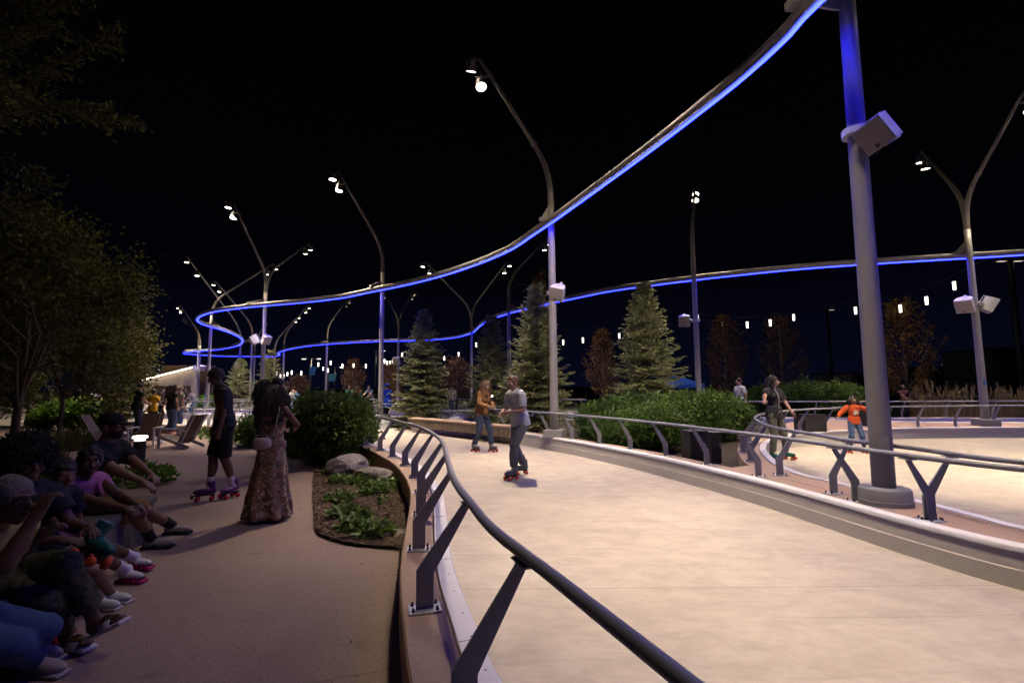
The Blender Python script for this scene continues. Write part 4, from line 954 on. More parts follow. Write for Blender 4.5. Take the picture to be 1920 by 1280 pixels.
M['slat'] = mat('brown_chair_slats', (.075, .042, .030), .6, 0, .25, 20)
M['chairframe'] = mat('pale_chair_frame', (.46, .45, .48), .45, .1)
def lounge(p, rz, label):
    root = empty('lounge_chair', p, rz); root.scale = (.9, .9, .9); tag(root, label, 'chair', 'slatted lounge chairs beyond the path')
    def bar(m, a, b, w, t):
        a, b = Vector(a), Vector(b); d = b-a; q = d.to_track_quat('Z', 'Y').to_matrix(); m.box((a+b)/2, (w, t, d.length), q)
    for k in range(5):
        mb = MB(); y = .34-.13*k; mb.box((0, y, .36-.05*k), (.58, .115, .022), Matrix.Rotation(.38, 3, 'X')); mb.build('seat_slat', M['slat'], root)
    for k in range(5):
        mb = MB(); x = -.23+.115*k; bar(mb, (x, -.22, .17), (x, -.66, .98), .105, .022); mb.build('back_slat', M['slat'], root)
    for s in (-1, 1):
        mb = MB(); bar(mb, (s*.33, .42, 0), (s*.33, .42, .56), .04, .08); mb.build('front_leg', M['chairframe'], root)
        mb = MB(); bar(mb, (s*.29, .42, .33), (s*.29, -.60, -.0+.03), .035, .10); mb.build('rear_leg', M['chairframe'], root)
        mb = MB(); mb.box((s*.34, .06, .575), (.11, .80, .025)); bar(mb, (s*.33, -.40, .56), (s*.27, -.44, .50), .04, .05); mb.build('armrest', M['chairframe'], root)
        mb = MB(); bar(mb, (s*.20, -.245, .17), (s*.20, -.685, .98), .05, .018); mb.build('back_stay', M['chairframe'], root)
lounge(U(337, 838), math.radians(78), 'slatted lounge chair seen from its right side, farthest right by the kerb strip')
lounge(U(272, 836), math.radians(-160), 'slatted lounge chair with its brown back upright, beside the bollard lamp')
lounge(U(205, 838), math.radians(-70), 'slatted lounge chair mostly hidden behind the man in the black hat')
# dark cabinets on the island
for (px, py, w_, h_, lab) in [(1307, 874, .33, .62, 'large dark equipment cabinet under the handrail by the hedge'), (1340, 868, .19, .56, 'narrow dark cabinet right of the large one')]:
    p = U(px, py, .1); root = empty('cabinet', (p.x, p.y+.1, .1), .12); tag(root, lab, 'cabinet')
    mb = MB(); mb.box((0, 0, h_/2), (w_, .36, h_), bev=.012); mb.build('body', M['dark'], root)
    mb = MB(); mb.box((0, -.003, h_+.012), (w_+.03, .40, .022), bev=.006); mb.build('lid', M['dark'], root)
    mb = MB(); mb.box((0, -.184, h_*.48), (w_*.88, .008, h_*.84), bev=.003); d = mb.build('door', M['black'], root)
    mb = MB(); mb.box((w_*.33, -.196, h_*.6), (.018, .02, .09), bev=.003); mb.build('handle', M['plate'], d)
def floor_speaker(px, py, w_, lab, rz):
    p = U(px, py, KZ); root = empty('floor_speaker', p, rz); tag(root, lab, 'loudspeaker', 'black boxes by the second rink')
    mb = MB(); mb.prism([(-.24, 0), (.24, 0), (.24, .30), (.10, .46), (-.24, .46)], (0, 0, 0), (0, 1, 0), (0, 0, 1), w_); mb.build('cabinet', M['black'], root)
    mb = MB(); mb.box((0, -.25, .23), (w_*.9, .015, .40), bev=.004); mb.build('grille', mat('speaker_cloth', (.02, .02, .021), .9, 0, .3, 200), root)
    for s in (-1, 1): mb = MB(); mb.box((s*w_*.46, -.256, .23), (w_*.07, .012, .45), bev=.003); mb.build('edge_trim', M['dark'], root)
floor_speaker(1519, 808, .58, 'black floor loudspeaker on the ledge behind the person in olive trousers', .05)
floor_speaker(1628, 798, .35, 'black box partly hidden behind the big foreground pole', .1)

# pavilion on the far left
M['siding'] = mat('pale_siding', (.46, .40, .33), .7, 0, .08, 4); M['brownroof'] = mat('brown_standing_seam', (.15, .095, .055), .6, .1, .15, 3)
nt = M['siding'].node_tree; wv = nt.nodes.new('ShaderNodeTexWave'); wv.wave_type = 'BANDS'; wv.bands_direction = 'Z'; wv.inputs['Scale'].default_value = 2.2; tc = nt.nodes.new('ShaderNodeTexCoord'); bp = nt.nodes.new('ShaderNodeBump'); bp.inputs['Strength'].default_value = .6; bp.inputs['Distance'].default_value = .03
nt.links.new(tc.outputs['Object'], wv.inputs['Vector']); nt.links.new(wv.outputs['Fac'], bp.inputs['Height']); nt.links.new(bp.outputs['Normal'], nt.nodes['Principled BSDF'].inputs['Normal'])
YB = 56; 
def bp_(px, py, dy=0): q = D(px, py, YB); return Vector((q.x, q.y+dy, q.z))
root = empty('pavilion', (bp_(320, 760).x, YB, 0)); tag(root, 'pale boarded pavilion with a lit sloping eave beyond the left trees', 'building'); O = root.location
def face(m, pts, th):
    P = [Vector(p)-O for p in pts]; n = len(P); return m.add([p for p in P]+[p+Vector((0, th, 0)) for p in P], [tuple(range(n)), tuple(range(2*n-1, n-1, -1))]+[(i, i+n, (i+1) % n+n, (i+1) % n) for i in range(n)])
mb = MB()
g0 = -.06
def gp(px): q = bp_(px, 700); return Vector((q.x, YB, g0))
# wall panels around two openings
for a, b, y1 in [(271, 287, 760), (333, 343, 760), (360, 372, 760)]:
    f = lambda px: 712-(px-271)*(24/95)
    face(mb, [gp(a), gp(b), bp_(b, f(b)), bp_(a, f(a))], .3)
for a, b in [(287, 333), (343, 360)]:
    f = lambda px: 712-(px-271)*(24/95)
    face(mb, [bp_(a, 723), bp_(b, 723), bp_(b, f(b)), bp_(a, f(a))], .3)
mb.build('wall', M['siding'], root)
mb = MB(); face(mb, [gp(269), gp(374), bp_(374, 683, .5), bp_(272, 683, .5)], .4); mb.v = [(v[0], v[1]+2.2, v[2]) for v in mb.v]; mb.build('back_wall', M['brownroof'], root)
mb = MB(); face(mb, [bp_(262, 714, -.9), bp_(369, 687, -.9), bp_(369, 684.5, -.9), bp_(262, 711, -.9)], 3.2); mb.build('roof', M['brownroof'], root)
mb = MB(); face(mb, [bp_(271, 713.3, -.5), bp_(366, 689.3, -.5), bp_(366, 688.1, -.5), bp_(271, 712.1, -.5)], .12); mb.build('eave_light', mat('eave_light', (1, .9, .8), .4, emit=(1, .84, .62), estr=9), root)
for a, b in [(287, 333), (343, 360)]:
    mb = MB(); face(mb, [gp(a), gp(b), bp_(b, 723), bp_(a, 723)], .05); mb.v = [(v[0], v[1]+.22, v[2]) for v in mb.v]; mb.build('door', mat('dark_roller_door', (.10, .075, .07), .5, 0, .1, 8), root)

# street lamps, banners, tent and dark sheds in the distance
M['street'] = mat('far_lamp_glow', (1, .95, .9), .4, emit=(1, .93, .82), estr=5)
def street_lamp(px, py, Y, label, heads=1, power=120, glow=None, r=.07, w_=.9):
    p = D(px, py, Y); root = empty('street_lamp', (p.x, p.y, -.06)); tag(root, label, 'street lamp', 'street lamps beyond the park'); H = p.z+.06
    mb = MB(); mb.tube([(0, 0, 0), (0, 0, H*.5), (0, 0, H)], [r*1.4, r*1.1, r], 8); mb.build('post', M['dark'], root, True)
    for s in ((-1, 1) if heads == 2 else (1,)):
        mb = MB(); mb.box((s*w_*.5, 0, H+.03), (w_, .06, .06)); mb.box((s*w_, 0, H), (.55, .28, .10), bev=.02); h = mb.build('lamp', M['dark'], root)
        mb = MB(); mb.box((s*w_, 0, H-.058), (.42, .2, .012)); mb.build('lens', glow or M['street'], h)
        if power:
            l = bpy.data.lights.new('street_glow', 'POINT'); l.energy = power; l.color = (1, .92, .8); l.shadow_soft_size = .2
            o = bpy.data.objects.new('street_glow', l); COL.objects.link(o); o.parent = root; o.location = (s*w_, 0, H-.2)
street_lamp(584, 672, 58, 'twin headed street lamp above the round bush, lit', 2, 260)
street_lamp(705, 657, 60, 'single street lamp left of the round pole base', 1, 120)
street_lamp(266, 653, 60, 'thin street lamp between the left trees and the pavilion', 1, 100)
street_lamp(628, 688, 70, 'street lamp far behind the green banners', 1, 200)
street_lamp(1893, 488, 26, 'tall dark mast with twin lamp heads at the right picture edge', 2, 0, r=.14, w_=.45, glow=mat('dim_lens', (.8, .75, .65), .4, emit=(1, .9, .75), estr=.7))
street_lamp(1551, 580, 45, 'dark utility mast left of the child, with a small side lamp', 1, 0, r=.13, w_=.4, glow=bpy.data.materials['dim_lens'])
street_lamp(398, 706, 62, 'far lamp right of the pavilion', 1, 60)
street_lamp(1748, 712, 70, 'far greenish lamp between the amber tree and the forked pole', 1, 20, glow=mat('green_lens', (.7, 1, .9), .4, emit=(.5, 1, .8), estr=3), w_=.6)
M['ban1'] = mat('green_blue_banner', (.05, .30, .10), .7, col2=(.03, .12, .40), scale=.9)
for (px, y0, y1, Y, wd, lab) in [(587, 688, 703, 56.5, .75, 'green and blue banner on a post above the bush'), (624, 701, 715, 58, .9, 'green pennant banner right of the pole above the bush')]:
    a, b = D(px, y0, Y), D(px, y1, Y); root = empty('banner', (a.x, a.y, -.06)); tag(root, lab, 'banner'); mb = MB(); mb.tube([(-wd*.55, 0, 0), (-wd*.55, 0, a.z+.3)], .05, 8); mb.build('post', M['dark'], root)
    mb = MB(); zc = (a.z+b.z)/2+.06; mb.prism([(-wd/2, (b.z-a.z)/2*(.9)), (wd/2*.6, (b.z-a.z)/2), (wd/2, (a.z-b.z)/2), (-wd/2, (a.z-b.z)/2)], (0, -.02, zc), (1, 0, 0), (0, 0, 1), .02); mb.build('cloth', M['ban1'], root)
M['tent'] = mat('blue_canopy', (.03, .12, .55), .6)
p = D(1262, 702, 27); root = empty('canopy_tent', (p.x, p.y, -.06)); tag(root, 'blue canopy tent showing behind the lit spruce', 'tent'); H = p.z+.06
mb = MB(); e_ = H-.55; s = 1.25; mb.add([(-s, -s, e_), (s, -s, e_), (s, s, e_), (-s, s, e_), (0, 0, H), (-s, -s, e_-.18), (s, -s, e_-.18), (s, s, e_-.18), (-s, s, e_-.18)], [(0, 1, 4), (1, 2, 4), (2, 3, 4), (3, 0, 4), (5, 6, 1, 0), (6, 7, 2, 1), (7, 8, 3, 2), (8, 5, 0, 3)]); mb.build('canopy', M['tent'], root)
for x in (-1, 1):
    for y in (-1, 1): mb = MB(); mb.tube([(x*s*.97, y*s*.97, 0), (x*s*.97, y*s*.97, e_)], .025, 6); mb.build('leg', M['plate'], root)
l = bpy.data.lights.new('tent_lamp', 'POINT'); l.energy = 60; l.color = (.8, .9, 1); o = bpy.data.objects.new('tent_lamp', l); COL.objects.link(o); o.parent = root; o.location = (0, 0, e_-.3)
M['shed'] = mat('shed_cladding', (.20, .18, .16), .7, 0, .1, 3)
for (px0, px1, yt, Y, lab) in [(1596, 1662, 700, 48, 'dim pale shed behind the big foreground pole'), (1735, 1800, 690, 60, 'dark shed behind the dry grasses'), (1858, 1990, 655, 52, 'tall dark building at the right edge')]:
    a, b = D(px0, yt, Y), D(px1, yt, Y); root = empty('shed', ((a.x+b.x)/2, Y, -.06)); tag(root, lab, 'building', 'dark sheds beyond the park'); W_ = b.x-a.x; H = a.z+.06
    mb = MB(); mb.box((0, 3, H/2), (W_, 6, H)); mb.build('wall', M['shed'], root)
    mb = MB(); mb.box((0, 3, H+.08), (W_+.4, 6.4, .14)); mb.build('roof', M['dark'], root)
    mb = MB(); mb.box((-W_*.2, -.02, 1.2), (W_*.3, .06, 2.4)); mb.build('door', M['dark'], root)
    mb = MB(); mb.box((W_*.25, -.02, H*.62), (W_*.2, .05, .8)); mb.build('window', M['black'], root)
# ------------------------------------------------------------------ smooth implicit bodies, meshed with surface nets
def V3(*a): return np.array(a, float)
def unit(a): a = np.asarray(a, float); return a/max(1e-9, np.linalg.norm(a))
def frame(fwd, up=(0, 0, 1)):
    f = unit(fwd); r = unit(np.cross(f, up)); return np.stack([r, f, np.cross(r, f)])     # rows: right, forward, up
class Sdf:
    """list of shapes; ('c' round cone, 't' flat ended cone, 'e' ellipsoid, 'b' rounded box) added (+) or cut (-) with blend k"""
    def __init__(s): s.p = []; s.planes = []
    def cone(s, a, b, ra, rb, k=.02, flat=False, op=1, ell=None): s.p.append(('t' if flat else 'c', np.asarray(a, float), np.asarray(b, float), ra, rb, k, op, ell)); return s
    def ell(s, c, r, R=None, k=.02, op=1): s.p.append(('e', np.asarray(c, float), np.asarray(r, float), np.eye(3) if R is None else R, 0, k, op, None)); return s
    def box(s, c, h, R=None, rnd=.01, k=.005, op=1): s.p.append(('b', np.asarray(c, float), np.asarray(h, float), np.eye(3) if R is None else R, rnd, k, op, None)); return s
    def plane(s, o, n): s.planes.append((np.asarray(o, float), unit(n))); return s   # keeps the side the normal points away from
    def bounds(s):
        lo = V3(9e9, 9e9, 9e9); hi = -lo
        for q in s.p:
            if q[6] < 0: continue
            if q[0] in 'ct':
                m = max(q[3], q[4])*(1.0 if q[7] is None else max(1, max(q[7][1])))+.01; lo = np.minimum(lo, np.minimum(q[1], q[2])-m); hi = np.maximum(hi, np.maximum(q[1], q[2])+m)
            else:
                m = np.abs(q[3].T)@np.abs(q[2])+.012+(q[4] if q[0] == 'b' else 0); lo = np.minimum(lo, q[1]-m); hi = np.maximum(hi, q[1]+m)
        return lo, hi
    def mesh(s, vox, noise=None):
        lo, hi = s.bounds(); lo = lo-vox*2.5; hi = hi+vox*2.5
        n = np.ceil((hi-lo)/vox).astype(int)+1; ax = [lo[i]+vox*np.arange(n[i]) for i in range(3)]
        Dm = np.full(n, .2, np.float32)
        for q in s.p:
            k = q[5]
            if q[0] in 'ct': m = max(q[3], q[4])*(1 if q[7] is None else max(1, max(q[7][1])))+k*1.5+vox*2; a = np.minimum(q[1], q[2])-m; b = np.maximum(q[1], q[2])+m
            else: m = np.abs(q[3].T)@np.abs(q[2])+k*1.5+vox*2+(q[4] if q[0] == 'b' else 0); a = q[1]-m; b = q[1]+m
            i0 = np.maximum(0, np.floor((a-lo)/vox).astype(int)); i1 = np.minimum(n, np.ceil((b-lo)/vox).astype(int)+1)
            if (i1 <= i0).any(): continue
            X, Y, Z = np.meshgrid(*[ax[i][i0[i]:i1[i]] for i in range(3)], indexing='ij', copy=False)
            if q[0] in 'ct':
                A = q[1]; dv = q[2]-A; L = max(1e-6, np.linalg.norm(dv)); u = dv/L
                px, py, pz = X-A[0], Y-A[1], Z-A[2]; t = (px*u[0]+py*u[1]+pz*u[2])/L; tc = np.clip(t, 0, 1)
                if q[7] is None:
                    rx, ry, rz = px-u[0]*L*tc, py-u[1]*L*tc, pz-u[2]*L*tc; d = np.sqrt(rx*rx+ry*ry+rz*rz)-(q[3]+(q[4]-q[3])*tc)
                else:
                    R, sc = q[7]; rx, ry, rz = px-u[0]*L*tc, py-u[1]*L*tc, pz-u[2]*L*tc
                    e1 = (rx*R[0, 0]+ry*R[0, 1]+rz*R[0, 2])/sc[0]; e2 = (rx*R[1, 0]+ry*R[1, 1]+rz*R[1, 2])/sc[1]; e3 = rx*R[2, 0]+ry*R[2, 1]+rz*R[2, 2]
                    d = np.sqrt(e1*e1+e2*e2+e3*e3)-(q[3]+(q[4]-q[3])*tc); d = d*min(sc)
                if q[0] == 't':
                    rad = d; axl = np.maximum(-t, t-1)*L; d = np.maximum(rad, axl)
            else:
                px, py, pz = X-q[1][0], Y-q[1][1], Z-q[1][2]; R = q[3]
                e = [px*R[i, 0]+py*R[i, 1]+pz*R[i, 2] for i in range(3)]
                if q[0] == 'e':
                    k0 = np.sqrt(sum((e[i]/q[2][i])**2 for i in range(3))); k1 = np.sqrt(sum((e[i]/q[2][i]**2)**2 for i in range(3))); d = k0*(k0-1)/np.maximum(k1, 1e-6)
                else:
                    w = [np.abs(e[i])-(q[2][i]-q[4]) for i in range(3)]; d = np.sqrt(sum(np.maximum(x, 0)**2 for x in w))+np.minimum(np.maximum(np.maximum(w[0], w[1]), w[2]), 0)-q[4]
            sl = tuple(slice(i0[i], i1[i]) for i in range(3)); o = Dm[sl]
            if q[6] > 0:
                h = np.maximum(k-np.abs(o-d), 0)/max(k, 1e-6); Dm[sl] = np.minimum(o, d)-h*h*k*.25
            else:
                h = np.maximum(k-np.abs(o+d), 0)/max(k, 1e-6); Dm[sl] = np.maximum(o, -d)+h*h*k*.25
        if s.planes or noise:
            X, Y, Z = np.meshgrid(*ax, indexing='ij', copy=False)
            if noise is not None: Dm = Dm+noise(X, Y, Z).astype(np.float32)
            for (o, nn) in s.planes: Dm = np.maximum(Dm, ((X-o[0])*nn[0]+(Y-o[1])*nn[1]+(Z-o[2])*nn[2]).astype(np.float32))
        return nets(Dm, lo, vox)
def nets(D_, lo, vox):
    ins = D_ < 0; c = ins[:-1, :-1, :-1].astype(np.uint8)
    for dx in (0, 1):
        for dy in (0, 1):
            for dz in (0, 1):
                if dx+dy+dz: c = c+ins[dx:ins.shape[0]-1+dx, dy:ins.shape[1]-1+dy, dz:ins.shape[2]-1+dz]
    act = (c > 0) & (c < 8); idx = np.full(act.shape, -1, np.int64); I = np.argwhere(act); idx[act] = np.arange(len(I))
    acc = np.zeros((len(I), 3)); cnt = np.zeros(len(I))
    cor = [(x, y, z) for x in (0, 1) for y in (0, 1) for z in (0, 1)]
    vals = {q: D_[I[:, 0]+q[0], I[:, 1]+q[1], I[:, 2]+q[2]] for q in cor}
    for a in cor:
        for axx in range(3):
            if a[axx] == 0:
                b = list(a); b[axx] = 1; b = tuple(b); va, vb = vals[a], vals[b]; m = (va < 0) != (vb < 0)
                t = np.where(m, va/np.where(m, va-vb, 1), 0); p = np.array(a, float)[None]+np.zeros((len(I), 3)); p[:, axx] += t
                acc[m] += p[m]; cnt[m] += 1
    Vx = lo+vox*(I+acc/cnt[:, None])
    F_ = []
    for axx in range(3):
        sl0 = [slice(None)]*3; sl1 = [slice(None)]*3; sl0[axx] = slice(0, -1); sl1[axx] = slice(1, None)
        A, B = ins[tuple(sl0)], ins[tuple(sl1)]; E = np.argwhere(A != B); u, v = (axx+1) % 3, (axx+2) % 3
        E = E[(E[:, u] > 0) & (E[:, v] > 0) & (E[:, u] < D_.shape[u]-1) & (E[:, v] < D_.shape[v]-1)]
        flip = A[E[:, 0], E[:, 1], E[:, 2]]
        def g(du, dv): q = E.copy(); q[:, u] -= du; q[:, v] -= dv; return idx[q[:, 0], q[:, 1], q[:, 2]]
        Q = np.stack([g(1, 1), g(0, 1), g(0, 0), g(1, 0)], 1); Q[~flip] = Q[~flip][:, ::-1]; F_.append(Q)
    Fq = np.concatenate(F_); Fq = Fq[(Fq >= 0).all(1)]
    return Vx, Fq
def relax(Vx, Fq, it=2, f=.5):
    for _ in range(it):
        acc = np.zeros_like(Vx); cnt = np.zeros(len(Vx))
        for a, b in ((0, 1), (1, 2), (2, 3), (3, 0)):
            np.add.at(acc, Fq[:, a], Vx[Fq[:, b]]); np.add.at(acc, Fq[:, b], Vx[Fq[:, a]]); np.add.at(cnt, Fq[:, a], 1); np.add.at(cnt, Fq[:, b], 1)
        Vx = Vx*(1-f)+f*acc/np.maximum(cnt, 1)[:, None]
    return Vx
def sdf_obj(name, s, vox, m, parent, noise=None, it=1, org=None):
    Vx, Fq = s.mesh(vox, noise)
    if it: Vx = relax(Vx, Fq, it, .45)
    if org is not None: Vx = Vx-np.asarray(org)
    return mesh_obj(name, Vx, Fq, m, parent, True)
def folds(amp=.006, fr=22., seed=0, dr=(.3, .2, 1.)):
    r = np.random.default_rng(seed); W = [(unit(np.array(dr)+r.normal(size=3)*.7)*fr*(.6+.9*i), r.random()*6.28) for i in range(5)]
    def f(X, Y, Z):
        out = 0
        for i, (w_, ph) in enumerate(W): out = out+np.sin(X*w_[0]+Y*w_[1]+Z*w_[2]+ph+1.3*np.sin(X*w_[1]*.5+Z*w_[0]*.6+ph))/(1+i*.7)
        return out*amp*.45
    return f
def frizz(amp=.02, fr=60., seed=0):
    r = np.random.default_rng(seed); W = [(unit(r.normal(size=3))*fr*(.55+.16*i), r.random()*6.28, unit(r.normal(size=3))*fr*.4) for i in range(11)]
    def f(X, Y, Z):
        out = 0
        for (w_, ph, v_) in W: out = out+np.sin(X*w_[0]+Y*w_[1]+Z*w_[2]+ph+1.7*np.sin(X*v_[0]+Y*v_[1]+Z*v_[2]))
        return out*amp*.22
    return f
# ------------------------------------------------------------------ people
SK = {'dark': mat('dark_skin', (.105, .052, .032), .45, 0, .10, 30, spec=.4), 'brown': mat('brown_skin', (.21, .108, .066), .45, 0, .08, 30, spec=.4), 'tan': mat('tan_skin', (.44, .25, .165), .45, 0, .08, 30, spec=.4), 'fair': mat('fair_skin', (.55, .36, .27), .45, 0, .08, 30, spec=.4)}
HAIR = {'black': mat('black_hair', (.010, .008, .008), .6, 0, .5, 60, .5, 120), 'brown': mat('dark_brown_hair', (.030, .017, .011), .55, 0, .6, 50, .6, 110), 'light': mat('light_brown_hair', (.13, .075, .04), .55, 0, .5, 50, .5, 110), 'grey': mat('grey_hair', (.14, .135, .13), .7, 0, .4, 60, .5, 120)}
_c = {}
def cloth(name, col_, rough=.85, **k):
    if name not in _c: _c[name] = mat(name, col_, rough, 0, k.pop('var', .12), k.pop('scale', 14), k.pop('bump', .15), k.pop('bscale', 180), spec=.25, **k)
    return _c[name]
M['eye'] = mat('eye_white', (.7, .68, .65), .25); M['iris'] = mat('dark_iris', (.02, .012, .008), .2)
M['lip'] = mat('lip', (.16, .06, .05), .45)
M['orangewheel'] = mat('orange_wheel', (.75, .10, .025), .4); M['redwheel'] = mat('red_wheel', (.50, .015, .03), .4); M['teal'] = mat('teal_boot', (.010, .11, .085), .35); M['purpleboot'] = mat('purple_boot', (.10, .02, .12), .4)

HEADS = []
def ik(a, b, l1, l2, hint):
    a, b = np.asarray(a, float), np.asarray(b, float); d = b-a; L = np.linalg.norm(d); mx_ = (l1+l2)*.995
    if L > mx_: b = a+d/L*mx_; d = b-a; L = mx_
    u = d/max(L, 1e-6); x = (l1*l1-l2*l2+L*L)/(2*L); h = math.sqrt(max(0, l1*l1-x*x)); n = np.asarray(hint, float); n = n-u*n.dot(u); n = unit(n)
    return a+u*x+n*h, b

def hand_sdf(S, wrist, d, palm_n, s, side, curl=.5, spread=1.):
    """palm, four unequal fingers with a bend, thumb from the side of the palm"""
    d = unit(d); n = unit(np.asarray(palm_n, float)-d*np.dot(palm_n, d)); t = np.cross(d, n)*side      # t: toward the thumb
    R = np.stack([t, d, n]); c = wrist+d*.048*s
    S.ell(c, V3(.040, .054, .017)*s, R, .012*s); S.cone(wrist-d*.01, wrist+d*.03*s, .024*s, .026*s, .012*s)
    for i, (o, L) in enumerate([(.028, .068), (.0095, .076), (-.0095, .071), (-.027, .056)]):
        o *= spread
        b = wrist+d*(.090-.004*abs(i-1.3))*s+t*o*s; a0 = curl*.5; a1 = curl*1.15; a2 = curl*1.7
        q1 = b+(d*math.cos(a0)+n*math.sin(a0)+t*o*2.2)*L*.42*s; q2 = q1+(d*math.cos(a1)+n*math.sin(a1)+t*o*1.5)*L*.33*s; q3 = q2+(d*math.cos(a2)+n*math.sin(a2))*L*.25*s
        S.cone(b, q1, .0092*s, .0085*s, .004*s); S.cone(q1, q2, .0084*s, .0078*s, .003*s); S.cone(q2, q3, .0078*s, .0066*s, .003*s)
    b = wrist+d*.028*s+t*.030*s; q1 = b+unit(d*.62+t*.62+n*.35)*.040*s; q2 = q1+unit(d*.85+t*.2+n*.35)*.030*s
    S.cone(b, q1, .0125*s, .0105*s, .01*s); S.cone(q1, q2, .0102*s, .008*s, .003*s)

def person(label, group, base, yaw, H=1.75, skin='brown', vox=.014, female=False, pelvis=None, lean=0., curve=0., twist=0., side_lean=0., hipw=1., bulk=1.,
           head_yaw=0., head_pitch=0., head_roll=0., handL=None, handR=None, elbL=(-.6, -.6, -.4), elbR=(.6, -.6, -.4), footL=None, footR=None, kneeL=(-.05, 1, 0), kneeR=(.05, 1, 0), toeL=0., toeR=0., tiltL=0., tiltR=0.,
           top=None, sleeve=.55, hem=.0, bottom=None, leg=1., shoes='shoe', shoe_mat=None, hair='short', hair_col='black', dress=None, curlL=.5, curlR=.5, palmL=(1, 0, .2), palmR=(-1, 0, .2), face=False, extra=None, openshirt=False, sole_mat=None, wheel=None, neckline=0., sock=None):
    """every vector is given in the person's own frame (x right, y forward, z up, metres); base is the ground point"""
    s = H/1.75; root = empty('person', tuple(base), yaw); tag(root, label, 'person', group)
    P = V3(*(pelvis or (0, 0, .965*s)))
    ca, sa = math.cos(twist), math.sin(twist)
    f0 = V3(0, 1, 0); r0 = V3(1, 0, 0); f1 = V3(-sa, ca, 0); r1 = V3(ca, sa, 0)
    u0 = unit(V3(math.sin(side_lean), math.sin(lean), math.cos(lean))); u1 = unit(V3(math.sin(side_lean), 0, 0)+f1*math.sin(lean+curve)+V3(0, 0, math.cos(lean+curve)))
    waist = P+u0*.15*s; chest = waist+unit(u0+u1)*.20*s; neck = chest+u1*.175*s
    fc = unit(np.cross(u1, r1)); rc = unit(np.cross(fc, u1))            # chest frame
    sw = (.158 if female else .178)*s*bulk**.5; SL, SR = neck-u1*.045*s-rc*sw, neck-u1*.045*s+rc*sw
    hw = .088*s*hipw; HL, HR = P-r0*hw-u0*.04*s, P+r0*hw-u0*.04*s
    hy = head_yaw+twist; hf = V3(-math.sin(hy)*math.cos(head_pitch), math.cos(hy)*math.cos(head_pitch), math.sin(head_pitch))
    upv = unit(u1*.5+V3(0, 0, 1)+V3(math.sin(head_roll), 0, 0)); HFm = frame(hf, upv)      # rows right, fwd, up
    headc = neck+unit(u1+HFm[2]*.8+hf*.28)*.165*s
    uarm, farm = .292*s, .250*s; thigh, shin = .43*s, .425*s
    def dflt(v, d): return V3(*(v if v is not None else d))
    hL = dflt(handL, tuple(SL+V3(-.06, .06, -.50)*s)); hR = dflt(handR, tuple(SR+V3(.06, .06, -.50)*s))
    EL, hL = ik(SL, hL, uarm, farm, elbL); ER, hR = ik(SR, hR, uarm, farm, elbR)
    lift = .075*s if shoes == 'skate' else (.022*s if shoes in ('slide', 'sandal') else 0.)
    aL = dflt(footL, (-.10*s, 0, 0))+V3(0, 0, .085*s+lift); aR = dflt(footR, (.10*s, 0, 0))+V3(0, 0, .085*s+lift)
    KL, aL = ik(HL, aL, thigh, shin, kneeL); KR, aR = ik(HR, aR, thigh, shin, kneeR)
    B = bulk
    Rp = np.stack([r0, unit(np.cross(u0, r0)), u0]); Rc = np.stack([rc, fc, u1])
    def torso(S, g=0., k=.05):
        S.ell(P, V3(.160*hipw*(1.03 if female else 1), .115*B, .135)*s+g, Rp, k*s)
        S.ell(waist, V3(.128*(.92 if female else 1)*B, .100*B, .15)*s+g, Rp, k*s)
        S.ell(chest, V3(.150*(.92 if female else 1)*B, .112*B, .175)*s+g, Rc, k*s)
        if female:
            for q in (-1, 1): S.ell(chest+rc*q*.065*s+fc*.075*s-u1*.005*s, V3(.062, .058, .065)*s+g, Rc, .03*s)
        S.cone(SL+rc*.03*s, SR-rc*.03*s, .058*s+g, .058*s+g, k*s)
        S.cone(neck-u1*.06*s, neck-u1*.01*s, .085*s+g, .058*s+g, k*s)
    S = Sdf(); torso(S)
    S.cone(neck-u1*.05*s, neck+(headc-neck)*.62, .056*s*B**.5, .050*s*B**.5, .03*s)
    for (a, b, c, hd, sd, pn, cu) in ((SL, EL, hL, -1, -1, palmL, curlL), (SR, ER, hR, 1, 1, palmR, curlR)):
        S.cone(a, b, .050*s*B**.5, .040*s*B**.5, .03*s); S.cone(b, c, .040*s*B**.5, .026*s, .015*s); S.cone(b+(c-b)*.1, b+(c-b)*.45, .041*s*B**.5, .036*s, .015*s)
        dr_ = unit(c-b); hand_sdf(S, c, unit(dr_+V3(0, 0, -.12)), V3(*pn), s, sd if True else 1, cu)
    for (h, kn, an) in ((HL, KL, aL), (HR, KR, aR)):
        S.cone(h, kn, .086*s*B**.6, .058*s*B**.4, .04*s); S.cone(kn, an, .055*s, .038*s, .02*s)
        ax_ = unit(an-kn); bk = unit(np.cross(np.cross(ax_, V3(0, 1, 0)), ax_)); S.ell(kn+(an-kn)*.30-bk*.018*s, V3(.050, .052, .13)*s, frame(bk, -ax_), .03*s)
    feet = []
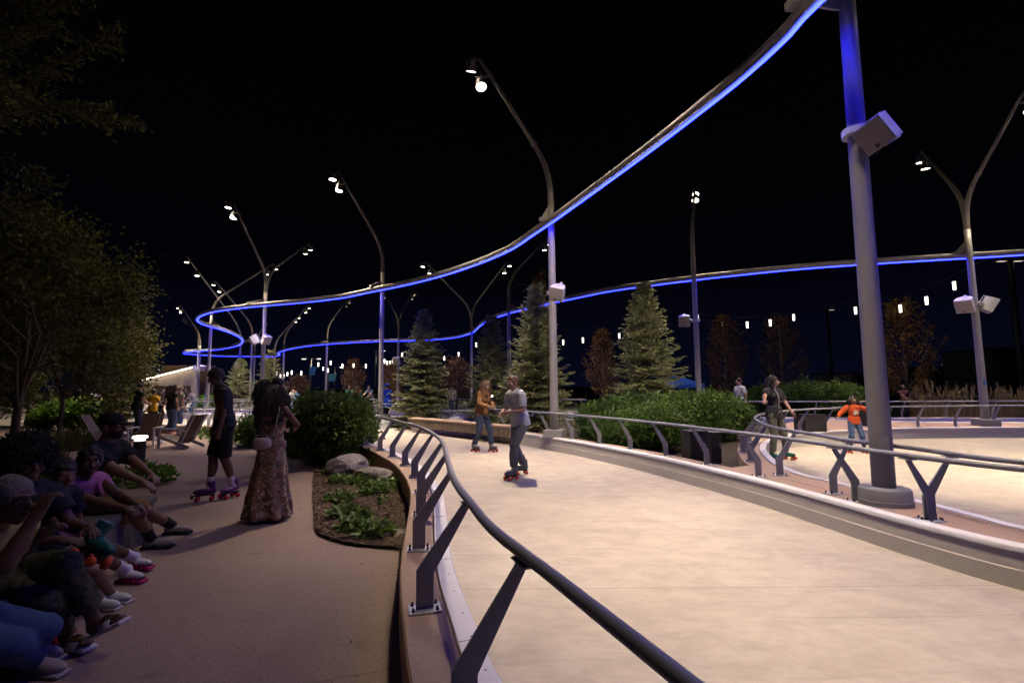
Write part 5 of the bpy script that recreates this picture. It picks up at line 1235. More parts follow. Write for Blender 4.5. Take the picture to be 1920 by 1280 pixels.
    for (an, ty, tl) in ((aL, toeL, tiltL), (aR, toeR, tiltR)):
        fd = V3(-math.sin(ty)*math.cos(tl), math.cos(ty)*math.cos(tl), math.sin(tl)); Fm = frame(fd); feet.append((an, Fm))
        if shoes in ('slide', 'bare', 'sandal'):
            S.ell(an+Fm[1]*.055*s-Fm[2]*.050*s, V3(.044, .125, .036)*s, Fm, .02*s); S.cone(an, an-Fm[1]*.02*s-Fm[2]*.035*s, .036*s, .036*s, .02*s)
            for i in range(5): S.cone(an+Fm[1]*.13*s-Fm[2]*.062*s+Fm[0]*(i-2)*.016*s, an+Fm[1]*(.178-.004*(i-1)**2)*s-Fm[2]*.066*s+Fm[0]*(i-2)*.017*s, .011*s, .009*s, .004*s)
        else: S.ell(an+Fm[1]*.04*s-Fm[2]*.045*s, V3(.036, .10, .032)*s, Fm, .02*s)
    # head
    r_, f_, u_ = HFm
    S.ell(headc+u_*.022*s-f_*.012*s, V3(.074, .094, .092)*s, HFm, .015*s); S.ell(headc-u_*.045*s+f_*.028*s, V3(.056, .062, .072)*s, HFm, .03*s)
    S.ell(headc-u_*.098*s+f_*.055*s, V3(.026, .024, .020)*s, HFm, .02*s)                                          # chin
    S.cone(headc+f_*.083*s+u_*.012*s, headc+f_*.112*s-u_*.030*s, .010*s, .0155*s, .012*s)                           # nose
    for q in (-1, 1):
        S.ell(headc+r_*q*.010*s+f_*.100*s-u_*.032*s, V3(.010, .010, .008)*s, HFm, .006*s)                           # nostril
        S.ell(headc+r_*q*.077*s-f_*.008*s-u_*.012*s, V3(.010, .022, .034)*s, HFm, .008*s)                           # ear
        S.ell(headc+r_*q*.033*s+f_*.098*s+u_*.006*s, V3(.019, .014, .013)*s, HFm, .012*s, -1)                       # eye socket
        S.ell(headc+r_*q*.042*s+f_*.062*s-u_*.028*s, V3(.026, .026, .022)*s, HFm, .02*s)                            # cheek
        S.cone(headc+r_*q*.016*s+f_*.088*s+u_*.026*s, headc+r_*q*.052*s+f_*.070*s+u_*.026*s, .010*s, .008*s, .012*s) # brow
    for q in (-1, 1):
        S.cone(headc+r_*q*.018*s+f_*.0865*s+u_*.0145*s, headc+r_*q*.050*s+f_*.077*s+u_*.011*s, .0062*s, .006*s, .004*s); S.cone(headc+r_*q*.020*s+f_*.084*s-u_*.009*s, headc+r_*q*.048*s+f_*.076*s-u_*.008*s, .005*s, .005*s, .006*s)
    S.ell(headc+f_*.087*s-u_*.062*s, V3(.024, .012, .0065)*s, HFm, .006*s); S.ell(headc+f_*.085*s-u_*.074*s, V3(.021, .012, .0075)*s, HFm, .006*s)
    body = sdf_obj('body', S, vox, SK[skin], root)
    if face:
        for q in (-1, 1):
            mb = MB(); mb.lathe([(.0001, -.0118*s), (.0083*s, -.0083*s), (.0118*s, 0), (.0083*s, .0083*s), (.0001, .0118*s)], tuple(headc+r_*q*.033*s+f_*.0775*s+u_*.004*s), 12); e_ = mb.build('eye', M['eye'], root, True)
            mb = MB(); c_ = headc+r_*q*.033*s+f_*.0835*s+u_*.004*s; mb.lathe([(.0001, -.0070*s), (.0050*s, -.0050*s), (.0070*s, 0), (.0050*s, .0050*s), (.0001, .0070*s)], tuple(c_), 12); mb.build('iris', M['iris'], e_, True)
        mb = MB()
        for q in (-1, 1): mb.tube([tuple(headc+r_*q*x*s+f_*y*s+u_*z*s) for x, y, z in ((.014, .0965, .030), (.033, .092, .036), (.050, .080, .031))], .0035*s, 5)
        mb.build('eyebrows', HAIR['black'], root)
        mb = MB(); L_ = Sdf(); L_.ell(headc+f_*.0885*s-u_*.0625*s, V3(.023, .012, .0055)*s, HFm, .003); L_.ell(headc+f_*.0865*s-u_*.0735*s, V3(.0205, .0122, .0068)*s, HFm, .003); sdf_obj('lips', L_, .0035, M['lip'], root)
    # clothes
    HEADS.append((label, root.matrix_basis @ Vector(headc), H))
    ctx = dict(S=SL, R=SR, P=P, waist=waist, chest=chest, neck=neck, head=headc, HF=HFm, EL=EL, ER=ER, hL=hL, hR=hR, KL=KL, KR=KR, aL=aL, aR=aR, HL=HL, HR=HR, rc=rc, fc=fc, u1=u1, u0=u0, s=s, root=root, vox=vox, feet=feet)
    g = .012*s+vox*.25
    if dress:
        Dd = Sdf(); torso(Dd, g); zlow = .05
        Dd.cone(P+V3(0, 0, .02), V3(P[0]*.4+.0, P[1]*.4-.03, zlow), .128*s+g, .262*s, .05*s, True, 1, (np.eye(3), (1.1, 1.0)))
        for q in (-1, 1): Dd.cone(V3(q*.10, -.07, zlow), P-V3(0, 0, .12), .16*s, .10*s, .08*s)
        Dd.plane(neck-u1*.135*s, u1); Dd.plane(V3(0, 0, .035), (0, 0, -1))
        _f1, _f2 = folds(.010, 30, 3, (.6, .4, .5)), P[2]
        def drape(X, Y, Z):      # gathered at the waist, long folds opening toward the hem
            A_ = np.arctan2(Y, X); low = np.clip((_f2-Z)/_f2, 0, 1); return _f1(X, Y, Z)+low*.028*np.sin(A_*9+2.2*np.sin(Z*3.1)+1.5*np.sin(A_*2))
        sdf_obj('dress', Dd, vox, dress, root, drape)
        mb = MB()
        for q in (-1, 1): mb.tube([tuple(neck-u1*.14*s+rc*q*.085*s+fc*.10*s), tuple(neck-u1*.02*s+rc*q*.095*s+fc*.03*s), tuple(neck-u1*.05*s+rc*q*.09*s-fc*.07*s), tuple(neck-u1*.15*s+rc*q*.075*s-fc*.115*s)], .007, 6)
        mb.build('shoulder_strap', dress, root)
    if top:
        T = Sdf(); torso(T, g)
        for (a, b, c) in ((SL, EL, hL), (SR, ER, hR)):
            if sleeve > 0:
                e_ = a+(b-a)*min(1, sleeve); T.cone(a, e_, .058*s*B**.5+g, .056*s*B**.5+g, .03*s, True)
                if sleeve > 1: T.cone(b, b+(c-b)*min(1, sleeve-1), .050*s*B**.5+g, .036*s+g, .02*s, sleeve < 1.98)
        hm = P-u0*(.09+hem)*s
        T.cone(waist-u0*.02*s, hm, .128*s*B+g*1.2, (.145 if not female else .15)*s*B+g*1.4, .05*s, True, 1, (Rp, (1.16*hipw, .95)))
        T.plane(hm, -u0); T.plane(neck+u1*(.040-neckline)*s+fc*.02*s, unit(u1*1.0+fc*.55)) 
        if openshirt: T.plane(chest+fc*.02*s, fc)
        sdf_obj('shirt', T, vox, top, root, folds(.010, 24, int(H*1000) % 97, (.5, .2, 1)))
    if bottom:
        Bt = Sdf(); Bt.ell(P, V3(.158*hipw*(1.03 if female else 1), .114*B, .12)*s+g*.6, Rp, .05*s); Bt.cone(P, P+u0*.09*s, .125*s*B, .122*s*B+g*.6, .04*s, True, 1, (Rp, (1.1, .85)))
        for (h, kn, an) in ((HL, KL, aL), (HR, KR, aR)):
            if leg <= 1: Bt.cone(h, h+(kn-h)*leg, .092*s*B**.6+g, (.082 if leg > .5 else .09)*s*B**.5+g, .04*s, True)
            else:
                Bt.cone(h, kn, .090*s*B**.6+g, .066*s*B**.4+g, .04*s); Bt.cone(kn, kn+(an-kn)*(leg-1), .064*s+g, (.058 if not female else .05)*s+g, .03*s, True)
        sdf_obj('trousers' if leg > 1 else 'shorts', Bt, vox, bottom, root, folds(.010, 26, int(H*700) % 89, (.4, .3, 1)))
    sm = shoe_mat or cloth('dark_shoe', (.02, .02, .022), .6)
    for i, (an, Fm) in enumerate(feet):
        fv = max(.005, vox*.6)
        if sock: 
            kn = (KL, KR)[i]; So = Sdf(); So.cone(an-(an-kn)*.36, an, .049*s, .045*s, .01, True); So.cone(an, an-Fm[2]*.03*s, .046*s, .042*s, .02*s); So.ell(an+Fm[1]*.055*s-Fm[2]*.046*s, V3(.047, .125, .038)*s, Fm, .02*s); sdf_obj('sock', So, fv, sock, root, folds(.004, 60, 5))
        if shoes == 'shoe':
            Sh = Sdf(); Sh.ell(an+Fm[1]*.062*s-Fm[2]*.040*s, V3(.050, .138, .042)*s, Fm, .02*s); Sh.cone(an-Fm[1]*.015*s+Fm[2]*.005*s, an-Fm[1]*.02*s-Fm[2]*.03*s, .046*s, .050*s, .03*s); Sh.plane(an-Fm[2]*.068*s, -Fm[2]); Sh.plane(an+Fm[2]*.022*s, Fm[2])
            o = sdf_obj('shoe', Sh, fv, sm, root); So = Sdf(); So.box(an+Fm[1]*.060*s-Fm[2]*.074*s, V3(.050, .140, .012)*s, Fm, .010*s); sdf_obj('sole', So, fv, sole_mat or cloth('pale_sole', (.5, .48, .46), .6), o)
        elif shoes in ('slide', 'sandal'):
            So = Sdf(); So.box(an+Fm[1]*.058*s-Fm[2]*.093*s, V3(.052, .142, .014)*s, Fm, .012*s); So.cone(an-Fm[1]*.04*s-Fm[2]*.09*s, an+Fm[1]*.15*s-Fm[2]*.09*s, .02*s, .02*s, .01)
            o = sdf_obj('sandal', So, fv, sm, root)
            for (y0, y1) in (((.055, .135),) if shoes == 'slide' else ((.045, .075), (.105, .135))):
                mb = MB(); v = []
                for y in (y0, y1):
                    for k in range(9): a = math.pi*k/8; v.append(tuple(an+Fm[1]*y*s+Fm[0]*math.cos(a)*.055*s+Fm[2]*(-.088+math.sin(a)*(.076 if y < .1 else .060))*s))
                for y in (y0, y1):
                    for k in range(9): a = math.pi*k/8; v.append(tuple(an+Fm[1]*y*s+Fm[0]*math.cos(a)*.049*s+Fm[2]*(-.088+math.sin(a)*(.070 if y < .1 else .054))*s))
                f = [(k, k+1, 9+k+1, 9+k) for k in range(8)]+[(18+k+1, 18+k, 27+k, 27+k+1) for k in range(8)]+[(k, 18+k, 18+k+1, k+1) for k in range(8)]+[(9+k+1, 27+k+1, 27+k, 9+k) for k in range(8)]
                mb.add(v, f); mb.build('strap', sm, o, True)
        elif shoes == 'skate': skate_on(root, an, Fm, s, sm, wheel or M['orangewheel'], fv)
    hair_on(ctx, hair, HAIR[hair_col] if isinstance(hair_col, str) else hair_col)
    if extra: extra(ctx)
    return root

def skate_on(root, an, Fm, s, boot, wheel, fv, name='skate'):
    Sh = Sdf(); Sh.ell(an+Fm[1]*.060*s-Fm[2]*.040*s, V3(.052, .140, .044)*s, Fm, .02*s); Sh.cone(an+Fm[2]*.10*s-Fm[1]*.012*s, an-Fm[1]*.02*s-Fm[2]*.03*s, .050*s, .052*s, .03*s, True); Sh.plane(an-Fm[2]*.075*s, -Fm[2])
    o = sdf_obj(name, Sh, fv, boot, root)
    mb = MB(); R = Matrix([list(Fm[0]), list(Fm[1]), list(Fm[2])]).transposed()
    mb.box(tuple(an+Fm[1]*.055*s-Fm[2]*.082*s), (.075*s, .25*s, .014*s), R)
    for y in (-.03, .14): mb.box(tuple(an+Fm[1]*y*s-Fm[2]*.100*s), (.10*s, .02*s, .035*s), R)
    mb.build('plate', M['dark'], o)
    RW = Matrix([list(Fm[2]), list(Fm[1]), list(Fm[0])]).transposed()
    for y in (-.03, .14):
        for x in (-1, 1):
            mb = MB(); r = .031*s; mb.lathe([(.010*s, -.017*s), (r*.82, -.018*s), (r, -.010*s), (r, .010*s), (r*.82, .018*s), (.010*s, .017*s)], tuple(an+Fm[1]*y*s+Fm[0]*x*.055*s-Fm[2]*.127*s), 14, RW); mb.build('wheel', wheel, o, True)
    mb = MB(); mb.lathe([(.0, -.03*s), (.020*s, -.026*s), (.024*s, 0), (.012*s, .03*s)], tuple(an+Fm[1]*.205*s-Fm[2]*.098*s), 10, R); mb.build('toe_stop', wheel, o, True)

def hair_on(c, style, m):
    s, hc, (r_, f_, u_), root, vox = c['s'], c['head'], c['HF'], c['root'], min(c['vox'], .010); hv = min(c['vox'], .009) if c['vox'] < .012 else c['vox']
    if style == 'none': return
    H_ = Sdf()
    if style in ('short', 'long', 'curly', 'bun', 'braids', 'buzz'):
        g = .012 if style != 'buzz' else .005
        H_.ell(hc+u_*.026*s-f_*.016*s, (V3(.076, .096, .094)+g)*s, c['HF'], .01)
        H_.ell(hc+f_*.115*s-u_*.040*s, V3(.078, .075, .105)*s, c['HF'], .02, -1)
        if style in ('short', 'buzz'): H_.ell(hc-u_*.12*s+f_*.02*s, V3(.10, .115, .085)*s, c['HF'], .02, -1)
    if style == 'short': return sdf_obj('hair', H_, hv, m, root, frizz(.008, 70, 1))
    if style == 'buzz': return sdf_obj('hair', H_, hv, m, root, frizz(.003, 90, 1))
    bk = -c['fc']; dn = unit(-c['u1']*.8+V3(0, 0, -.5))
    if style == 'afro':
        H_.ell(hc+u_*.050*s-f_*.03*s, V3(.150, .145, .140)*s, c['HF'], .01); H_.ell(hc+f_*.15*s-u_*.055*s, V3(.10, .10, .115)*s, c['HF'], .03, -1); H_.ell(hc-u_*.16*s, V3(.14, .2, .085)*s, c['HF'], .03, -1)
        o = sdf_obj('hair', H_, hv, m, root, frizz(.012, 120, 4)); rg = np.random.default_rng(3); me = o.data; nv = len(me.vertices); co = np.empty(nv*3, np.float32); me.vertices.foreach_get('co', co); no = np.empty(nv*3, np.float32); me.vertices.foreach_get('normal', no)
        ix = rg.integers(0, nv, 7000); P_ = co.reshape(-1, 3)[ix]; A_ = no.reshape(-1, 3)[ix]+rg.normal(size=(7000, 3))*.7; q = leaves('locks', P_-A_*.004, A_, .030*(.5+rg.random(7000)), .0045, m, None, .1, 3); merge(o, [q]); return o
    if style == 'long':
        a = hc-f_*.05*s-u_*.02*s; L = .42*s
        for x in (-.055, -.02, .02, .055): H_.cone(a+r_*x*s, a+r_*x*1.3*s+dn*L+bk*.05*s, .036*s, .022*s, .02*s)
        for q in (-1, 1): H_.cone(hc+r_*q*.075*s+f_*.015*s+u_*.01*s, c['neck']+c['rc']*q*.085*s+c['fc']*.085*s-c['u1']*.17*s, .022*s, .016*s, .02*s)
        o = sdf_obj('hair', H_, hv, m, root, folds(.004, 120, 2, (1, 1, .1)))
        if vox < .012: strands(o, c, m, 110, .46, .006, 9, 1.15)
        return o
    if style == 'curly':
        a = hc-f_*.04*s-u_*.01*s; L = .40*s
        for x in (-.10, -.06, -.02, .02, .06, .10): H_.cone(a+r_*x*.8*s, a+r_*x*1.45*s+dn*L*(1-abs(x)*1.5)+bk*.075*s, .052*s, .048*s, .02*s)
        for q in (-1, 1): H_.cone(hc+r_*q*.085*s, hc+r_*q*.125*s+dn*.26*s, .045*s, .045*s, .03*s)
        o = sdf_obj('hair', H_, hv, m, root, frizz(.014, 85, 6)); strands(o, c, m, 170 if vox < .012 else 60, .44, .022, 8, rad=.0055); return o
    if style == 'braids':
        a = hc-f_*.06*s-u_*.0*s
        for x in (-.06, -.03, 0, .03, .06): H_.cone(a+r_*x*s, c['chest']+bk*.15*s+c['rc']*x*1.4*s-c['u1']*.12*s, .030*s, .020*s, .012*s)
        return sdf_obj('hair', H_, hv, m, root, frizz(.010, 90, 7))
    if style == 'bun':
        H_.ell(hc-f_*.08*s+u_*.075*s, V3(.05, .05, .05)*s, c['HF'], .02); return sdf_obj('hair', H_, hv, m, root, frizz(.008, 70, 3))
def strands(o, c, m, n, L, wav, seed, face_gap=.9, rad=.0035):
    """loose wavy locks over the hair mass, joined into the same mesh"""
    rg = np.random.default_rng(seed); s, hc, (r_, f_, u_) = c['s'], c['head'], c['HF']; mb = MB(); bk = -c['fc']
    for i in range(n):
        az = rg.uniform(face_gap, 6.283-face_gap); el = rg.uniform(-.1, 1.25); d = f_*math.cos(az)*math.cos(el)+r_*math.sin(az)*math.cos(el)+u_*math.sin(el)
        p = hc+u_*.022*s-f_*.016*s+d*V3(.088, .088, .088)*s*1.12; pts = []; ph = rg.random()*6.28; k = int(10*(L/.4)**.5)+3; LL = L*s*rg.uniform(.6, 1.05)
        for j in range(k):
            t = j/(k-1); drop = unit(d*(1-t)**2*.38+V3(0, 0, -1)*(.35+t)+bk*.25*t)
            pts.append(tuple(p)); w_ = wav*s*min(1, t*3); p = p+drop*LL/(k-1)+r_*math.sin(ph+t*13)*w_*.5+f_*math.cos(ph+t*11)*w_*.5
        mb.tube(pts, [rad*s*(1.6-1.1*j/(k-1)) for j in range(k)], 4, cap=False)
    merge(o, [mb.build('locks', m)])
def cap_on(c, m, brim=(0, .10), bucket=False):
    s, hc, HF = c['s'], c['head'], c['HF']; r_, f_, u_ = HF
    C_ = Sdf(); C_.ell(hc+u_*.040*s-f_*.012*s, V3(.090, .110, .098)*s, HF, .02)
    C_.plane(hc+u_*.018*s, -(u_+f_*.06)); o = sdf_obj('cap', C_, min(.008, c['vox']), m, c['root'])
    B_ = Sdf(); B_.ell(hc+u_*.026*s+f_*.10*s, V3(.078, .095, .012)*s, np.stack([r_, unit(f_-u_*.18), unit(u_+f_*.18)]), .005); sdf_obj('brim', B_, min(.006, c['vox']), m, o)
# ------------------------------------------------------------------ who stands, sits and skates where
def W2L(base, yaw, p):
    d = Vector(p)-Vector(base); c_, s_ = math.cos(-yaw), math.sin(-yaw); return (d.x*c_-d.y*s_, d.x*s_+d.y*c_, d.z)
def face_yaw(dx, dy): return math.atan2(-dx, dy)
BLK = cloth('black_cotton', (.012, .012, .014)); CH_ = cloth('charcoal_tee', (.022, .023, .026))
DEN = cloth('blue_denim', (.05, .085, .17), scale=30); LDEN = cloth('washed_denim', (.10, .16, .27), scale=30); DDEN = cloth('dark_denim', (.03, .045, .085))
OLV = cloth('olive_trousers', (.10, .105, .07)); WHT = cloth('white_tee', (.55, .57, .57), var=.04); GRY = cloth('grey_tee', (.22, .22, .24)); YEL = cloth('yellow_shirt', (.62, .36, .015)); ORG = cloth('orange_sweater', (.42, .065, .015))
MUST = cloth('mustard_sleeves', (.24, .115, .045)); NAVY = cloth('navy_cloth', (.014, .018, .035)); TANS = cloth('tan_shorts', (.20, .11, .045)); BLUE = cloth('royal_blue_shirt', (.010, .045, .36)); GRN = cloth('green_tee', (.01, .16, .06)); GJ = cloth('grey_trousers', (.13, .135, .145)); FLO = cloth('pink_patterned_top', (.45, .22, .20), col2=(.15, .05, .06), scale=26)
PINK = cloth('pink_tie_dye_tee', (.30, .085, .24), col2=(.50, .20, .42), scale=9, detail=6); CAMO = cloth('camouflage_trousers', (.018, .018, .014), col2=(.12, .12, .08), scale=24, detail=3); LIMEY = cloth('pale_yellow_tee', (.40, .38, .12)); RED = cloth('brown_red_tee', (.16, .04, .03))
M['floral'] = mat('floral_dress', (.30, .16, .07), .8)
nt = M['floral'].node_tree; b = nt.nodes['Principled BSDF']; tc = nt.nodes.new('ShaderNodeTexCoord'); vo = nt.nodes.new('ShaderNodeTexVoronoi'); vo.inputs['Scale'].default_value = 34; vo.feature = 'SMOOTH_F1'; vo.inputs['Smoothness'].default_value = .25; nz = nt.nodes.new('ShaderNodeTexNoise'); nz.inputs['Scale'].default_value = 16; nz.inputs['Detail'].default_value = 6
mxv = nt.nodes.new('ShaderNodeMix'); mxv.data_type = 'VECTOR'; mxv.inputs['Factor'].default_value = .10; nt.links.new(tc.outputs['Object'], mxv.inputs['A']); nt.links.new(nz.outputs['Color'], mxv.inputs['B']); nt.links.new(tc.outputs['Object'], nz.inputs['Vector']); nt.links.new(mxv.outputs['Result'], vo.inputs['Vector'])
r = nt.nodes.new('ShaderNodeValToRGB'); r.color_ramp.interpolation = 'LINEAR'; els = r.color_ramp.elements
for i, c_ in enumerate([(.40, .22, .09), (.07, .09, .085), (.52, .42, .31), (.06, .08, .05), (.44, .20, .10), (.24, .30, .30), (.60, .52, .42), (.12, .085, .06)]):
    e = els[i] if i < 2 else els.new(.5)
    e.position = i/8; e.color = (*c_, 1)
sp = nt.nodes.new('ShaderNodeSeparateColor'); nt.links.new(vo.outputs['Color'], sp.inputs[0]); nt.links.new(sp.outputs[0], r.inputs['Fac'])
n5 = nt.nodes.new('ShaderNodeTexNoise'); n5.inputs['Scale'].default_value = 40; n5.inputs['Detail'].default_value = 4; nt.links.new(tc.outputs['Object'], n5.inputs['Vector'])
mm = nt.nodes.new('ShaderNodeMix'); mm.data_type = 'RGBA'; mm.blend_type = 'OVERLAY'; mm.inputs['Factor'].default_value = .8; nt.links.new(r.outputs['Color'], mm.inputs['A']); nt.links.new(n5.outputs['Fac'], mm.inputs['B']); nt.links.new(mm.outputs['Result'], b.inputs['Base Color'])
SEAT = 'people sitting in a row on the stone wall'

# --- seated row
def seated(label, foot_px, face_, pelvis_px, pelv_Y, head_tilt, feet_px, hands, lean, H, **k):
    fL, fR = U(*feet_px[0]), U(*feet_px[1]); pv = D(*pelvis_px, pelv_Y); yaw = face_yaw(*face_)
    base = Vector((pv.x, pv.y, 0)); pz = k.pop('pz', .435+.10*H/1.75)
    L = lambda p: W2L(base, yaw, p)
    hl, hr = (L(D(*h)) for h in hands)
    a, b = L(fL), L(fR)
    return person(label, SEAT, base, yaw, H=H, pelvis=(0, 0, pz), lean=lean, footL=(a[0], a[1], k.pop('zl', 0)), footR=(b[0], b[1], k.pop('zr', 0)), handL=hl, handR=hr, **k)

def cap_extra(c): cap_on(c, cloth('black_cap', (.010, .010, .011)))
def beard(c):
    s, hc, (r_, f_, u_) = c['s'], c['head'], c['HF']; B_ = Sdf(); B_.ell(hc-u_*.047*s+f_*.029*s, V3(.060, .067, .077)*s, c['HF'], .01); B_.ell(hc-u_*.099*s+f_*.057*s, V3(.030, .028, .024)*s, c['HF'], .02); B_.plane(hc-u_*.050*s+f_*.05*s, u_-f_*.15); B_.plane(hc-f_*.01*s, -f_); B_.ell(hc+f_*.10*s-u_*.066*s, V3(.022, .02, .011)*s, c['HF'], .005, -1); sdf_obj('beard', B_, .006, HAIR['black'], c['root'], frizz(.003, 120, 3))
seated('man in a black cap and black tee with tan shorts, farthest of the seated row', None, (1, .12), (168, 955), 4.72, 0, [(322, 1000), (283, 1027)], [(300, 905, 4.72), (291, 917, 4.62)], .13, 1.80, skin='brown', vox=.009, curve=.12, head_yaw=-.05, head_pitch=.02, top=BLK, sleeve=.72, bottom=TANS, leg=.93, shoes='shoe', shoe_mat=cloth('grey_running_shoe', (.30, .26, .25), .7), sole_mat=cloth('black_sole', (.02, .02, .02)), sock=cloth('black_sock', (.015, .015, .016)), hair='buzz', face=True, toeL=-.1, toeR=.0, bulk=1.12, extra=lambda c: (cap_extra(c), beard(c)), elbL=(-.5, -.2, -1), elbR=(.5, -.4, -1), curlL=.9, curlR=.7, palmL=(.3, 0, -1), palmR=(-.2, 0, -1))
def girl_extra(c):
    mb = MB()
    # pale print down the front of the tee
    f = c['chest']+c['fc']*.127*c['s']
    for i in range(5):
        q = f-c['u1']*(.0+.045*i)*c['s']+c['rc']*(.02*((i % 2)*2-1)); mb.box(tuple(q), (.05, .012, .03), Matrix([list(c['rc']), list(c['fc']), list(c['u1'])]).transposed(), .004)
    mb.build('print', cloth('pale_blue_print', (.45, .48, .65)), c['root'])
    for an, kn in ((c['aL'], c['KL']), (c['aR'], c['KR'])):     # round emblem with a bar of lettering on each sock
        ax_ = unit(kn-an); sd = unit(np.cross(ax_, V3(0, 1, 0))); R = Matrix([list(np.cross(ax_, sd)), list(sd), list(ax_)]).transposed(); q = an+ax_*.085*c['s']+sd*.047*c['s']; mb = MB()
        mb.tube([tuple(q+ax_*.018*math.cos(a)+np.cross(ax_, sd)*.018*math.sin(a)) for a in [6.283*i/14 for i in range(14)]], .0035, 5, closed=True); mb.box(tuple(q), (.018, .006, .010), R); mb.box(tuple(q-ax_*.030), (.040, .006, .007), R); mb.build('emblem', BLK, c['root'])
seated('girl in a pink tee with white socks and pink sandals, leaning forward', None, (1, -.12), (98, 990), 3.72, 0, [(256, 1066), (236, 1090)], [(266, 953, 3.72), (268, 966, 3.62)], .38, 1.52, skin='dark', vox=.008, female=True, curve=.22, head_yaw=-.55, head_pitch=-.02, top=PINK, sleeve=.62, hem=.02, bottom=BLK, leg=.45, shoes='sandal', shoe_mat=cloth('magenta_sandal', (.40, .02, .13), .5), sock=cloth('white_sock', (.62, .60, .66), var=.04), hair='braids', face=True, extra=girl_extra, elbL=(-.5, -.1, -1), elbR=(.6, -.2, -1), curlL=1.1, curlR=1.1, palmL=(.5, 0, -.6), palmR=(-.5, 0, -.6))
seated('child in dark clothes and white sneakers, between the girl in pink and the afro', None, (1, -.1), (55, 1035), 3.30, 0, [(208, 1128), (186, 1141)], [(150, 1012, 3.4), (176, 1005, 3.35)], .30, 1.40, skin='brown', vox=.010, curve=.1, head_yaw=-.2, head_pitch=-.15, top=NAVY, sleeve=.6, bottom=BLK, leg=.7, shoes='shoe', shoe_mat=cloth('white_sneaker', (.60, .60, .58), .6, var=.05), hair='short', curlL=.9, curlR=.9, palmL=(.2, 0, -1), palmR=(-.2, 0, -1))
def afro_extra(c):
    f = c['chest']+c['rc']*.07*c['s']+c['fc']*.125*c['s']-c['u1']*.02; mb = MB()
    for i in range(9): mb.box(tuple(f+c['rc']*(.016*i-.14)+c['u1']*(.012*math.sin(i*1.7))), (.010, .014, .03+.012*(i % 3)), Matrix([list(c['rc']), list(c['fc']), list(c['u1'])]).transposed(), .002)
    mb.build('print', cloth('cream_print', (.40, .36, .30)), c['root'])
    for an, Fm in c['feet']:          # dark curved mark on each slide strap
        s_ = c['s']; mb = MB(); pts = []
        for i in range(9):
            t = i/8; a = math.pi*(.30+.22*t); y = .075+.035*t; pts.append(tuple(an+Fm[1]*y*s_+Fm[0]*math.cos(a)*.056*s_+Fm[2]*(-.088+math.sin(a)*.075)*s_))
        mb.tube(pts, [.002+.006*math.sin(math.pi*min(1, (i+1)/9*1.1)) for i in range(9)], 6); mb.build('emblem', BLK, c['root'])
    # earring
    q = c['head']+c['HF'][0]*.085*c['s']-c['HF'][2]*.05*c['s']; mb = MB(); mb.tube([tuple(q+c['HF'][1]*.022*math.cos(a)+c['HF'][2]*.022*math.sin(a)) for a in [6.283*i/16 for i in range(16)]], .0022, 5, closed=True); mb.build('earring', M['plate'], c['root'])
seated('person with a big round afro in camouflage trousers and white slides, ankles crossed', None, (1, -.18), (-3, 1045), 2.95, 0, [(172, 1226), (126, 1214)], [(165, 990, 3.02), (104, 1012, 2.85)], .16, 1.62, skin='dark', vox=.008, curve=.10, head_yaw=-.15, head_pitch=-.05, top=NAVY, sleeve=.6, bottom=CAMO, leg=1.80, shoes='slide', shoe_mat=cloth('white_slide', (.62, .60, .64), .5, var=.03), hair='afro', face=True, zl=.10, tiltL=.45, elbL=(-.5, -.2, -1), elbR=(.6, -.3, -1), extra=afro_extra, curlL=.6, curlR=.5, palmL=(.2, 0, -1), palmR=(-.2, 0, -1), toeL=.1, toeR=-.05)
seated('grey haired person in jeans bent over a raised phone, nearest of the seated row', None, (1, -.12), (-125, 1120), 2.45, 0, [(62, 1235), (66, 1262)], [(80, 1000, 2.65), (70, 962, 2.40)], .48, 1.66, skin='dark', vox=.008, curve=.30, head_yaw=.1, head_pitch=-.12, top=LIMEY, sleeve=.6, bottom=cloth('blue_jeans_near', (.055, .10, .20), scale=26), leg=1.86, shoes='shoe', shoe_mat=cloth('beige_sneaker', (.42, .36, .36), .75), hair='buzz', hair_col='grey', face=True, elbL=(-.5, -.2, -1), elbR=(.6, -.2, -1), curlL=.9, curlR=1.2, palmL=(.3, 0, -1), palmR=(-1, .2, .1))
# phone held up
ph = D(56, 944, 2.42); mb = MB(); R = Matrix.Rotation(.25, 3, 'Y') @ Matrix.Rotation(.3, 3, 'X'); mb.box((0, 0, 0), (.012, .15, .074), R, .004)
tag(mb.build('phone', M['black'], None, loc=ph), 'dark phone held up sideways by the grey haired person', 'phone')
# loose skates
def loose_skate(p, rz, boot, wheel, label, pitch=0., roll=0., s=.95):
    root = empty('roller_skate', p, rz); tag(root, label, 'roller skate', 'roller skates')
    Fm = np.eye(3); skate_on(root, V3(0, 0, .16*s), Fm, s, boot, wheel, .007, 'boot'); root.rotation_euler = (pitch, roll, rz); return root
loose_skate(D(150, 1052, 3.12), -1.75, M['teal'], M['orangewheel'], 'green roller skate with orange wheels resting on a lap', -.25, -.5)
loose_skate(U(92, 1196), -1.9, M['black'], M['redwheel'], 'black roller skate with a red wheel on the ground beside the near jeans', 0, .0)

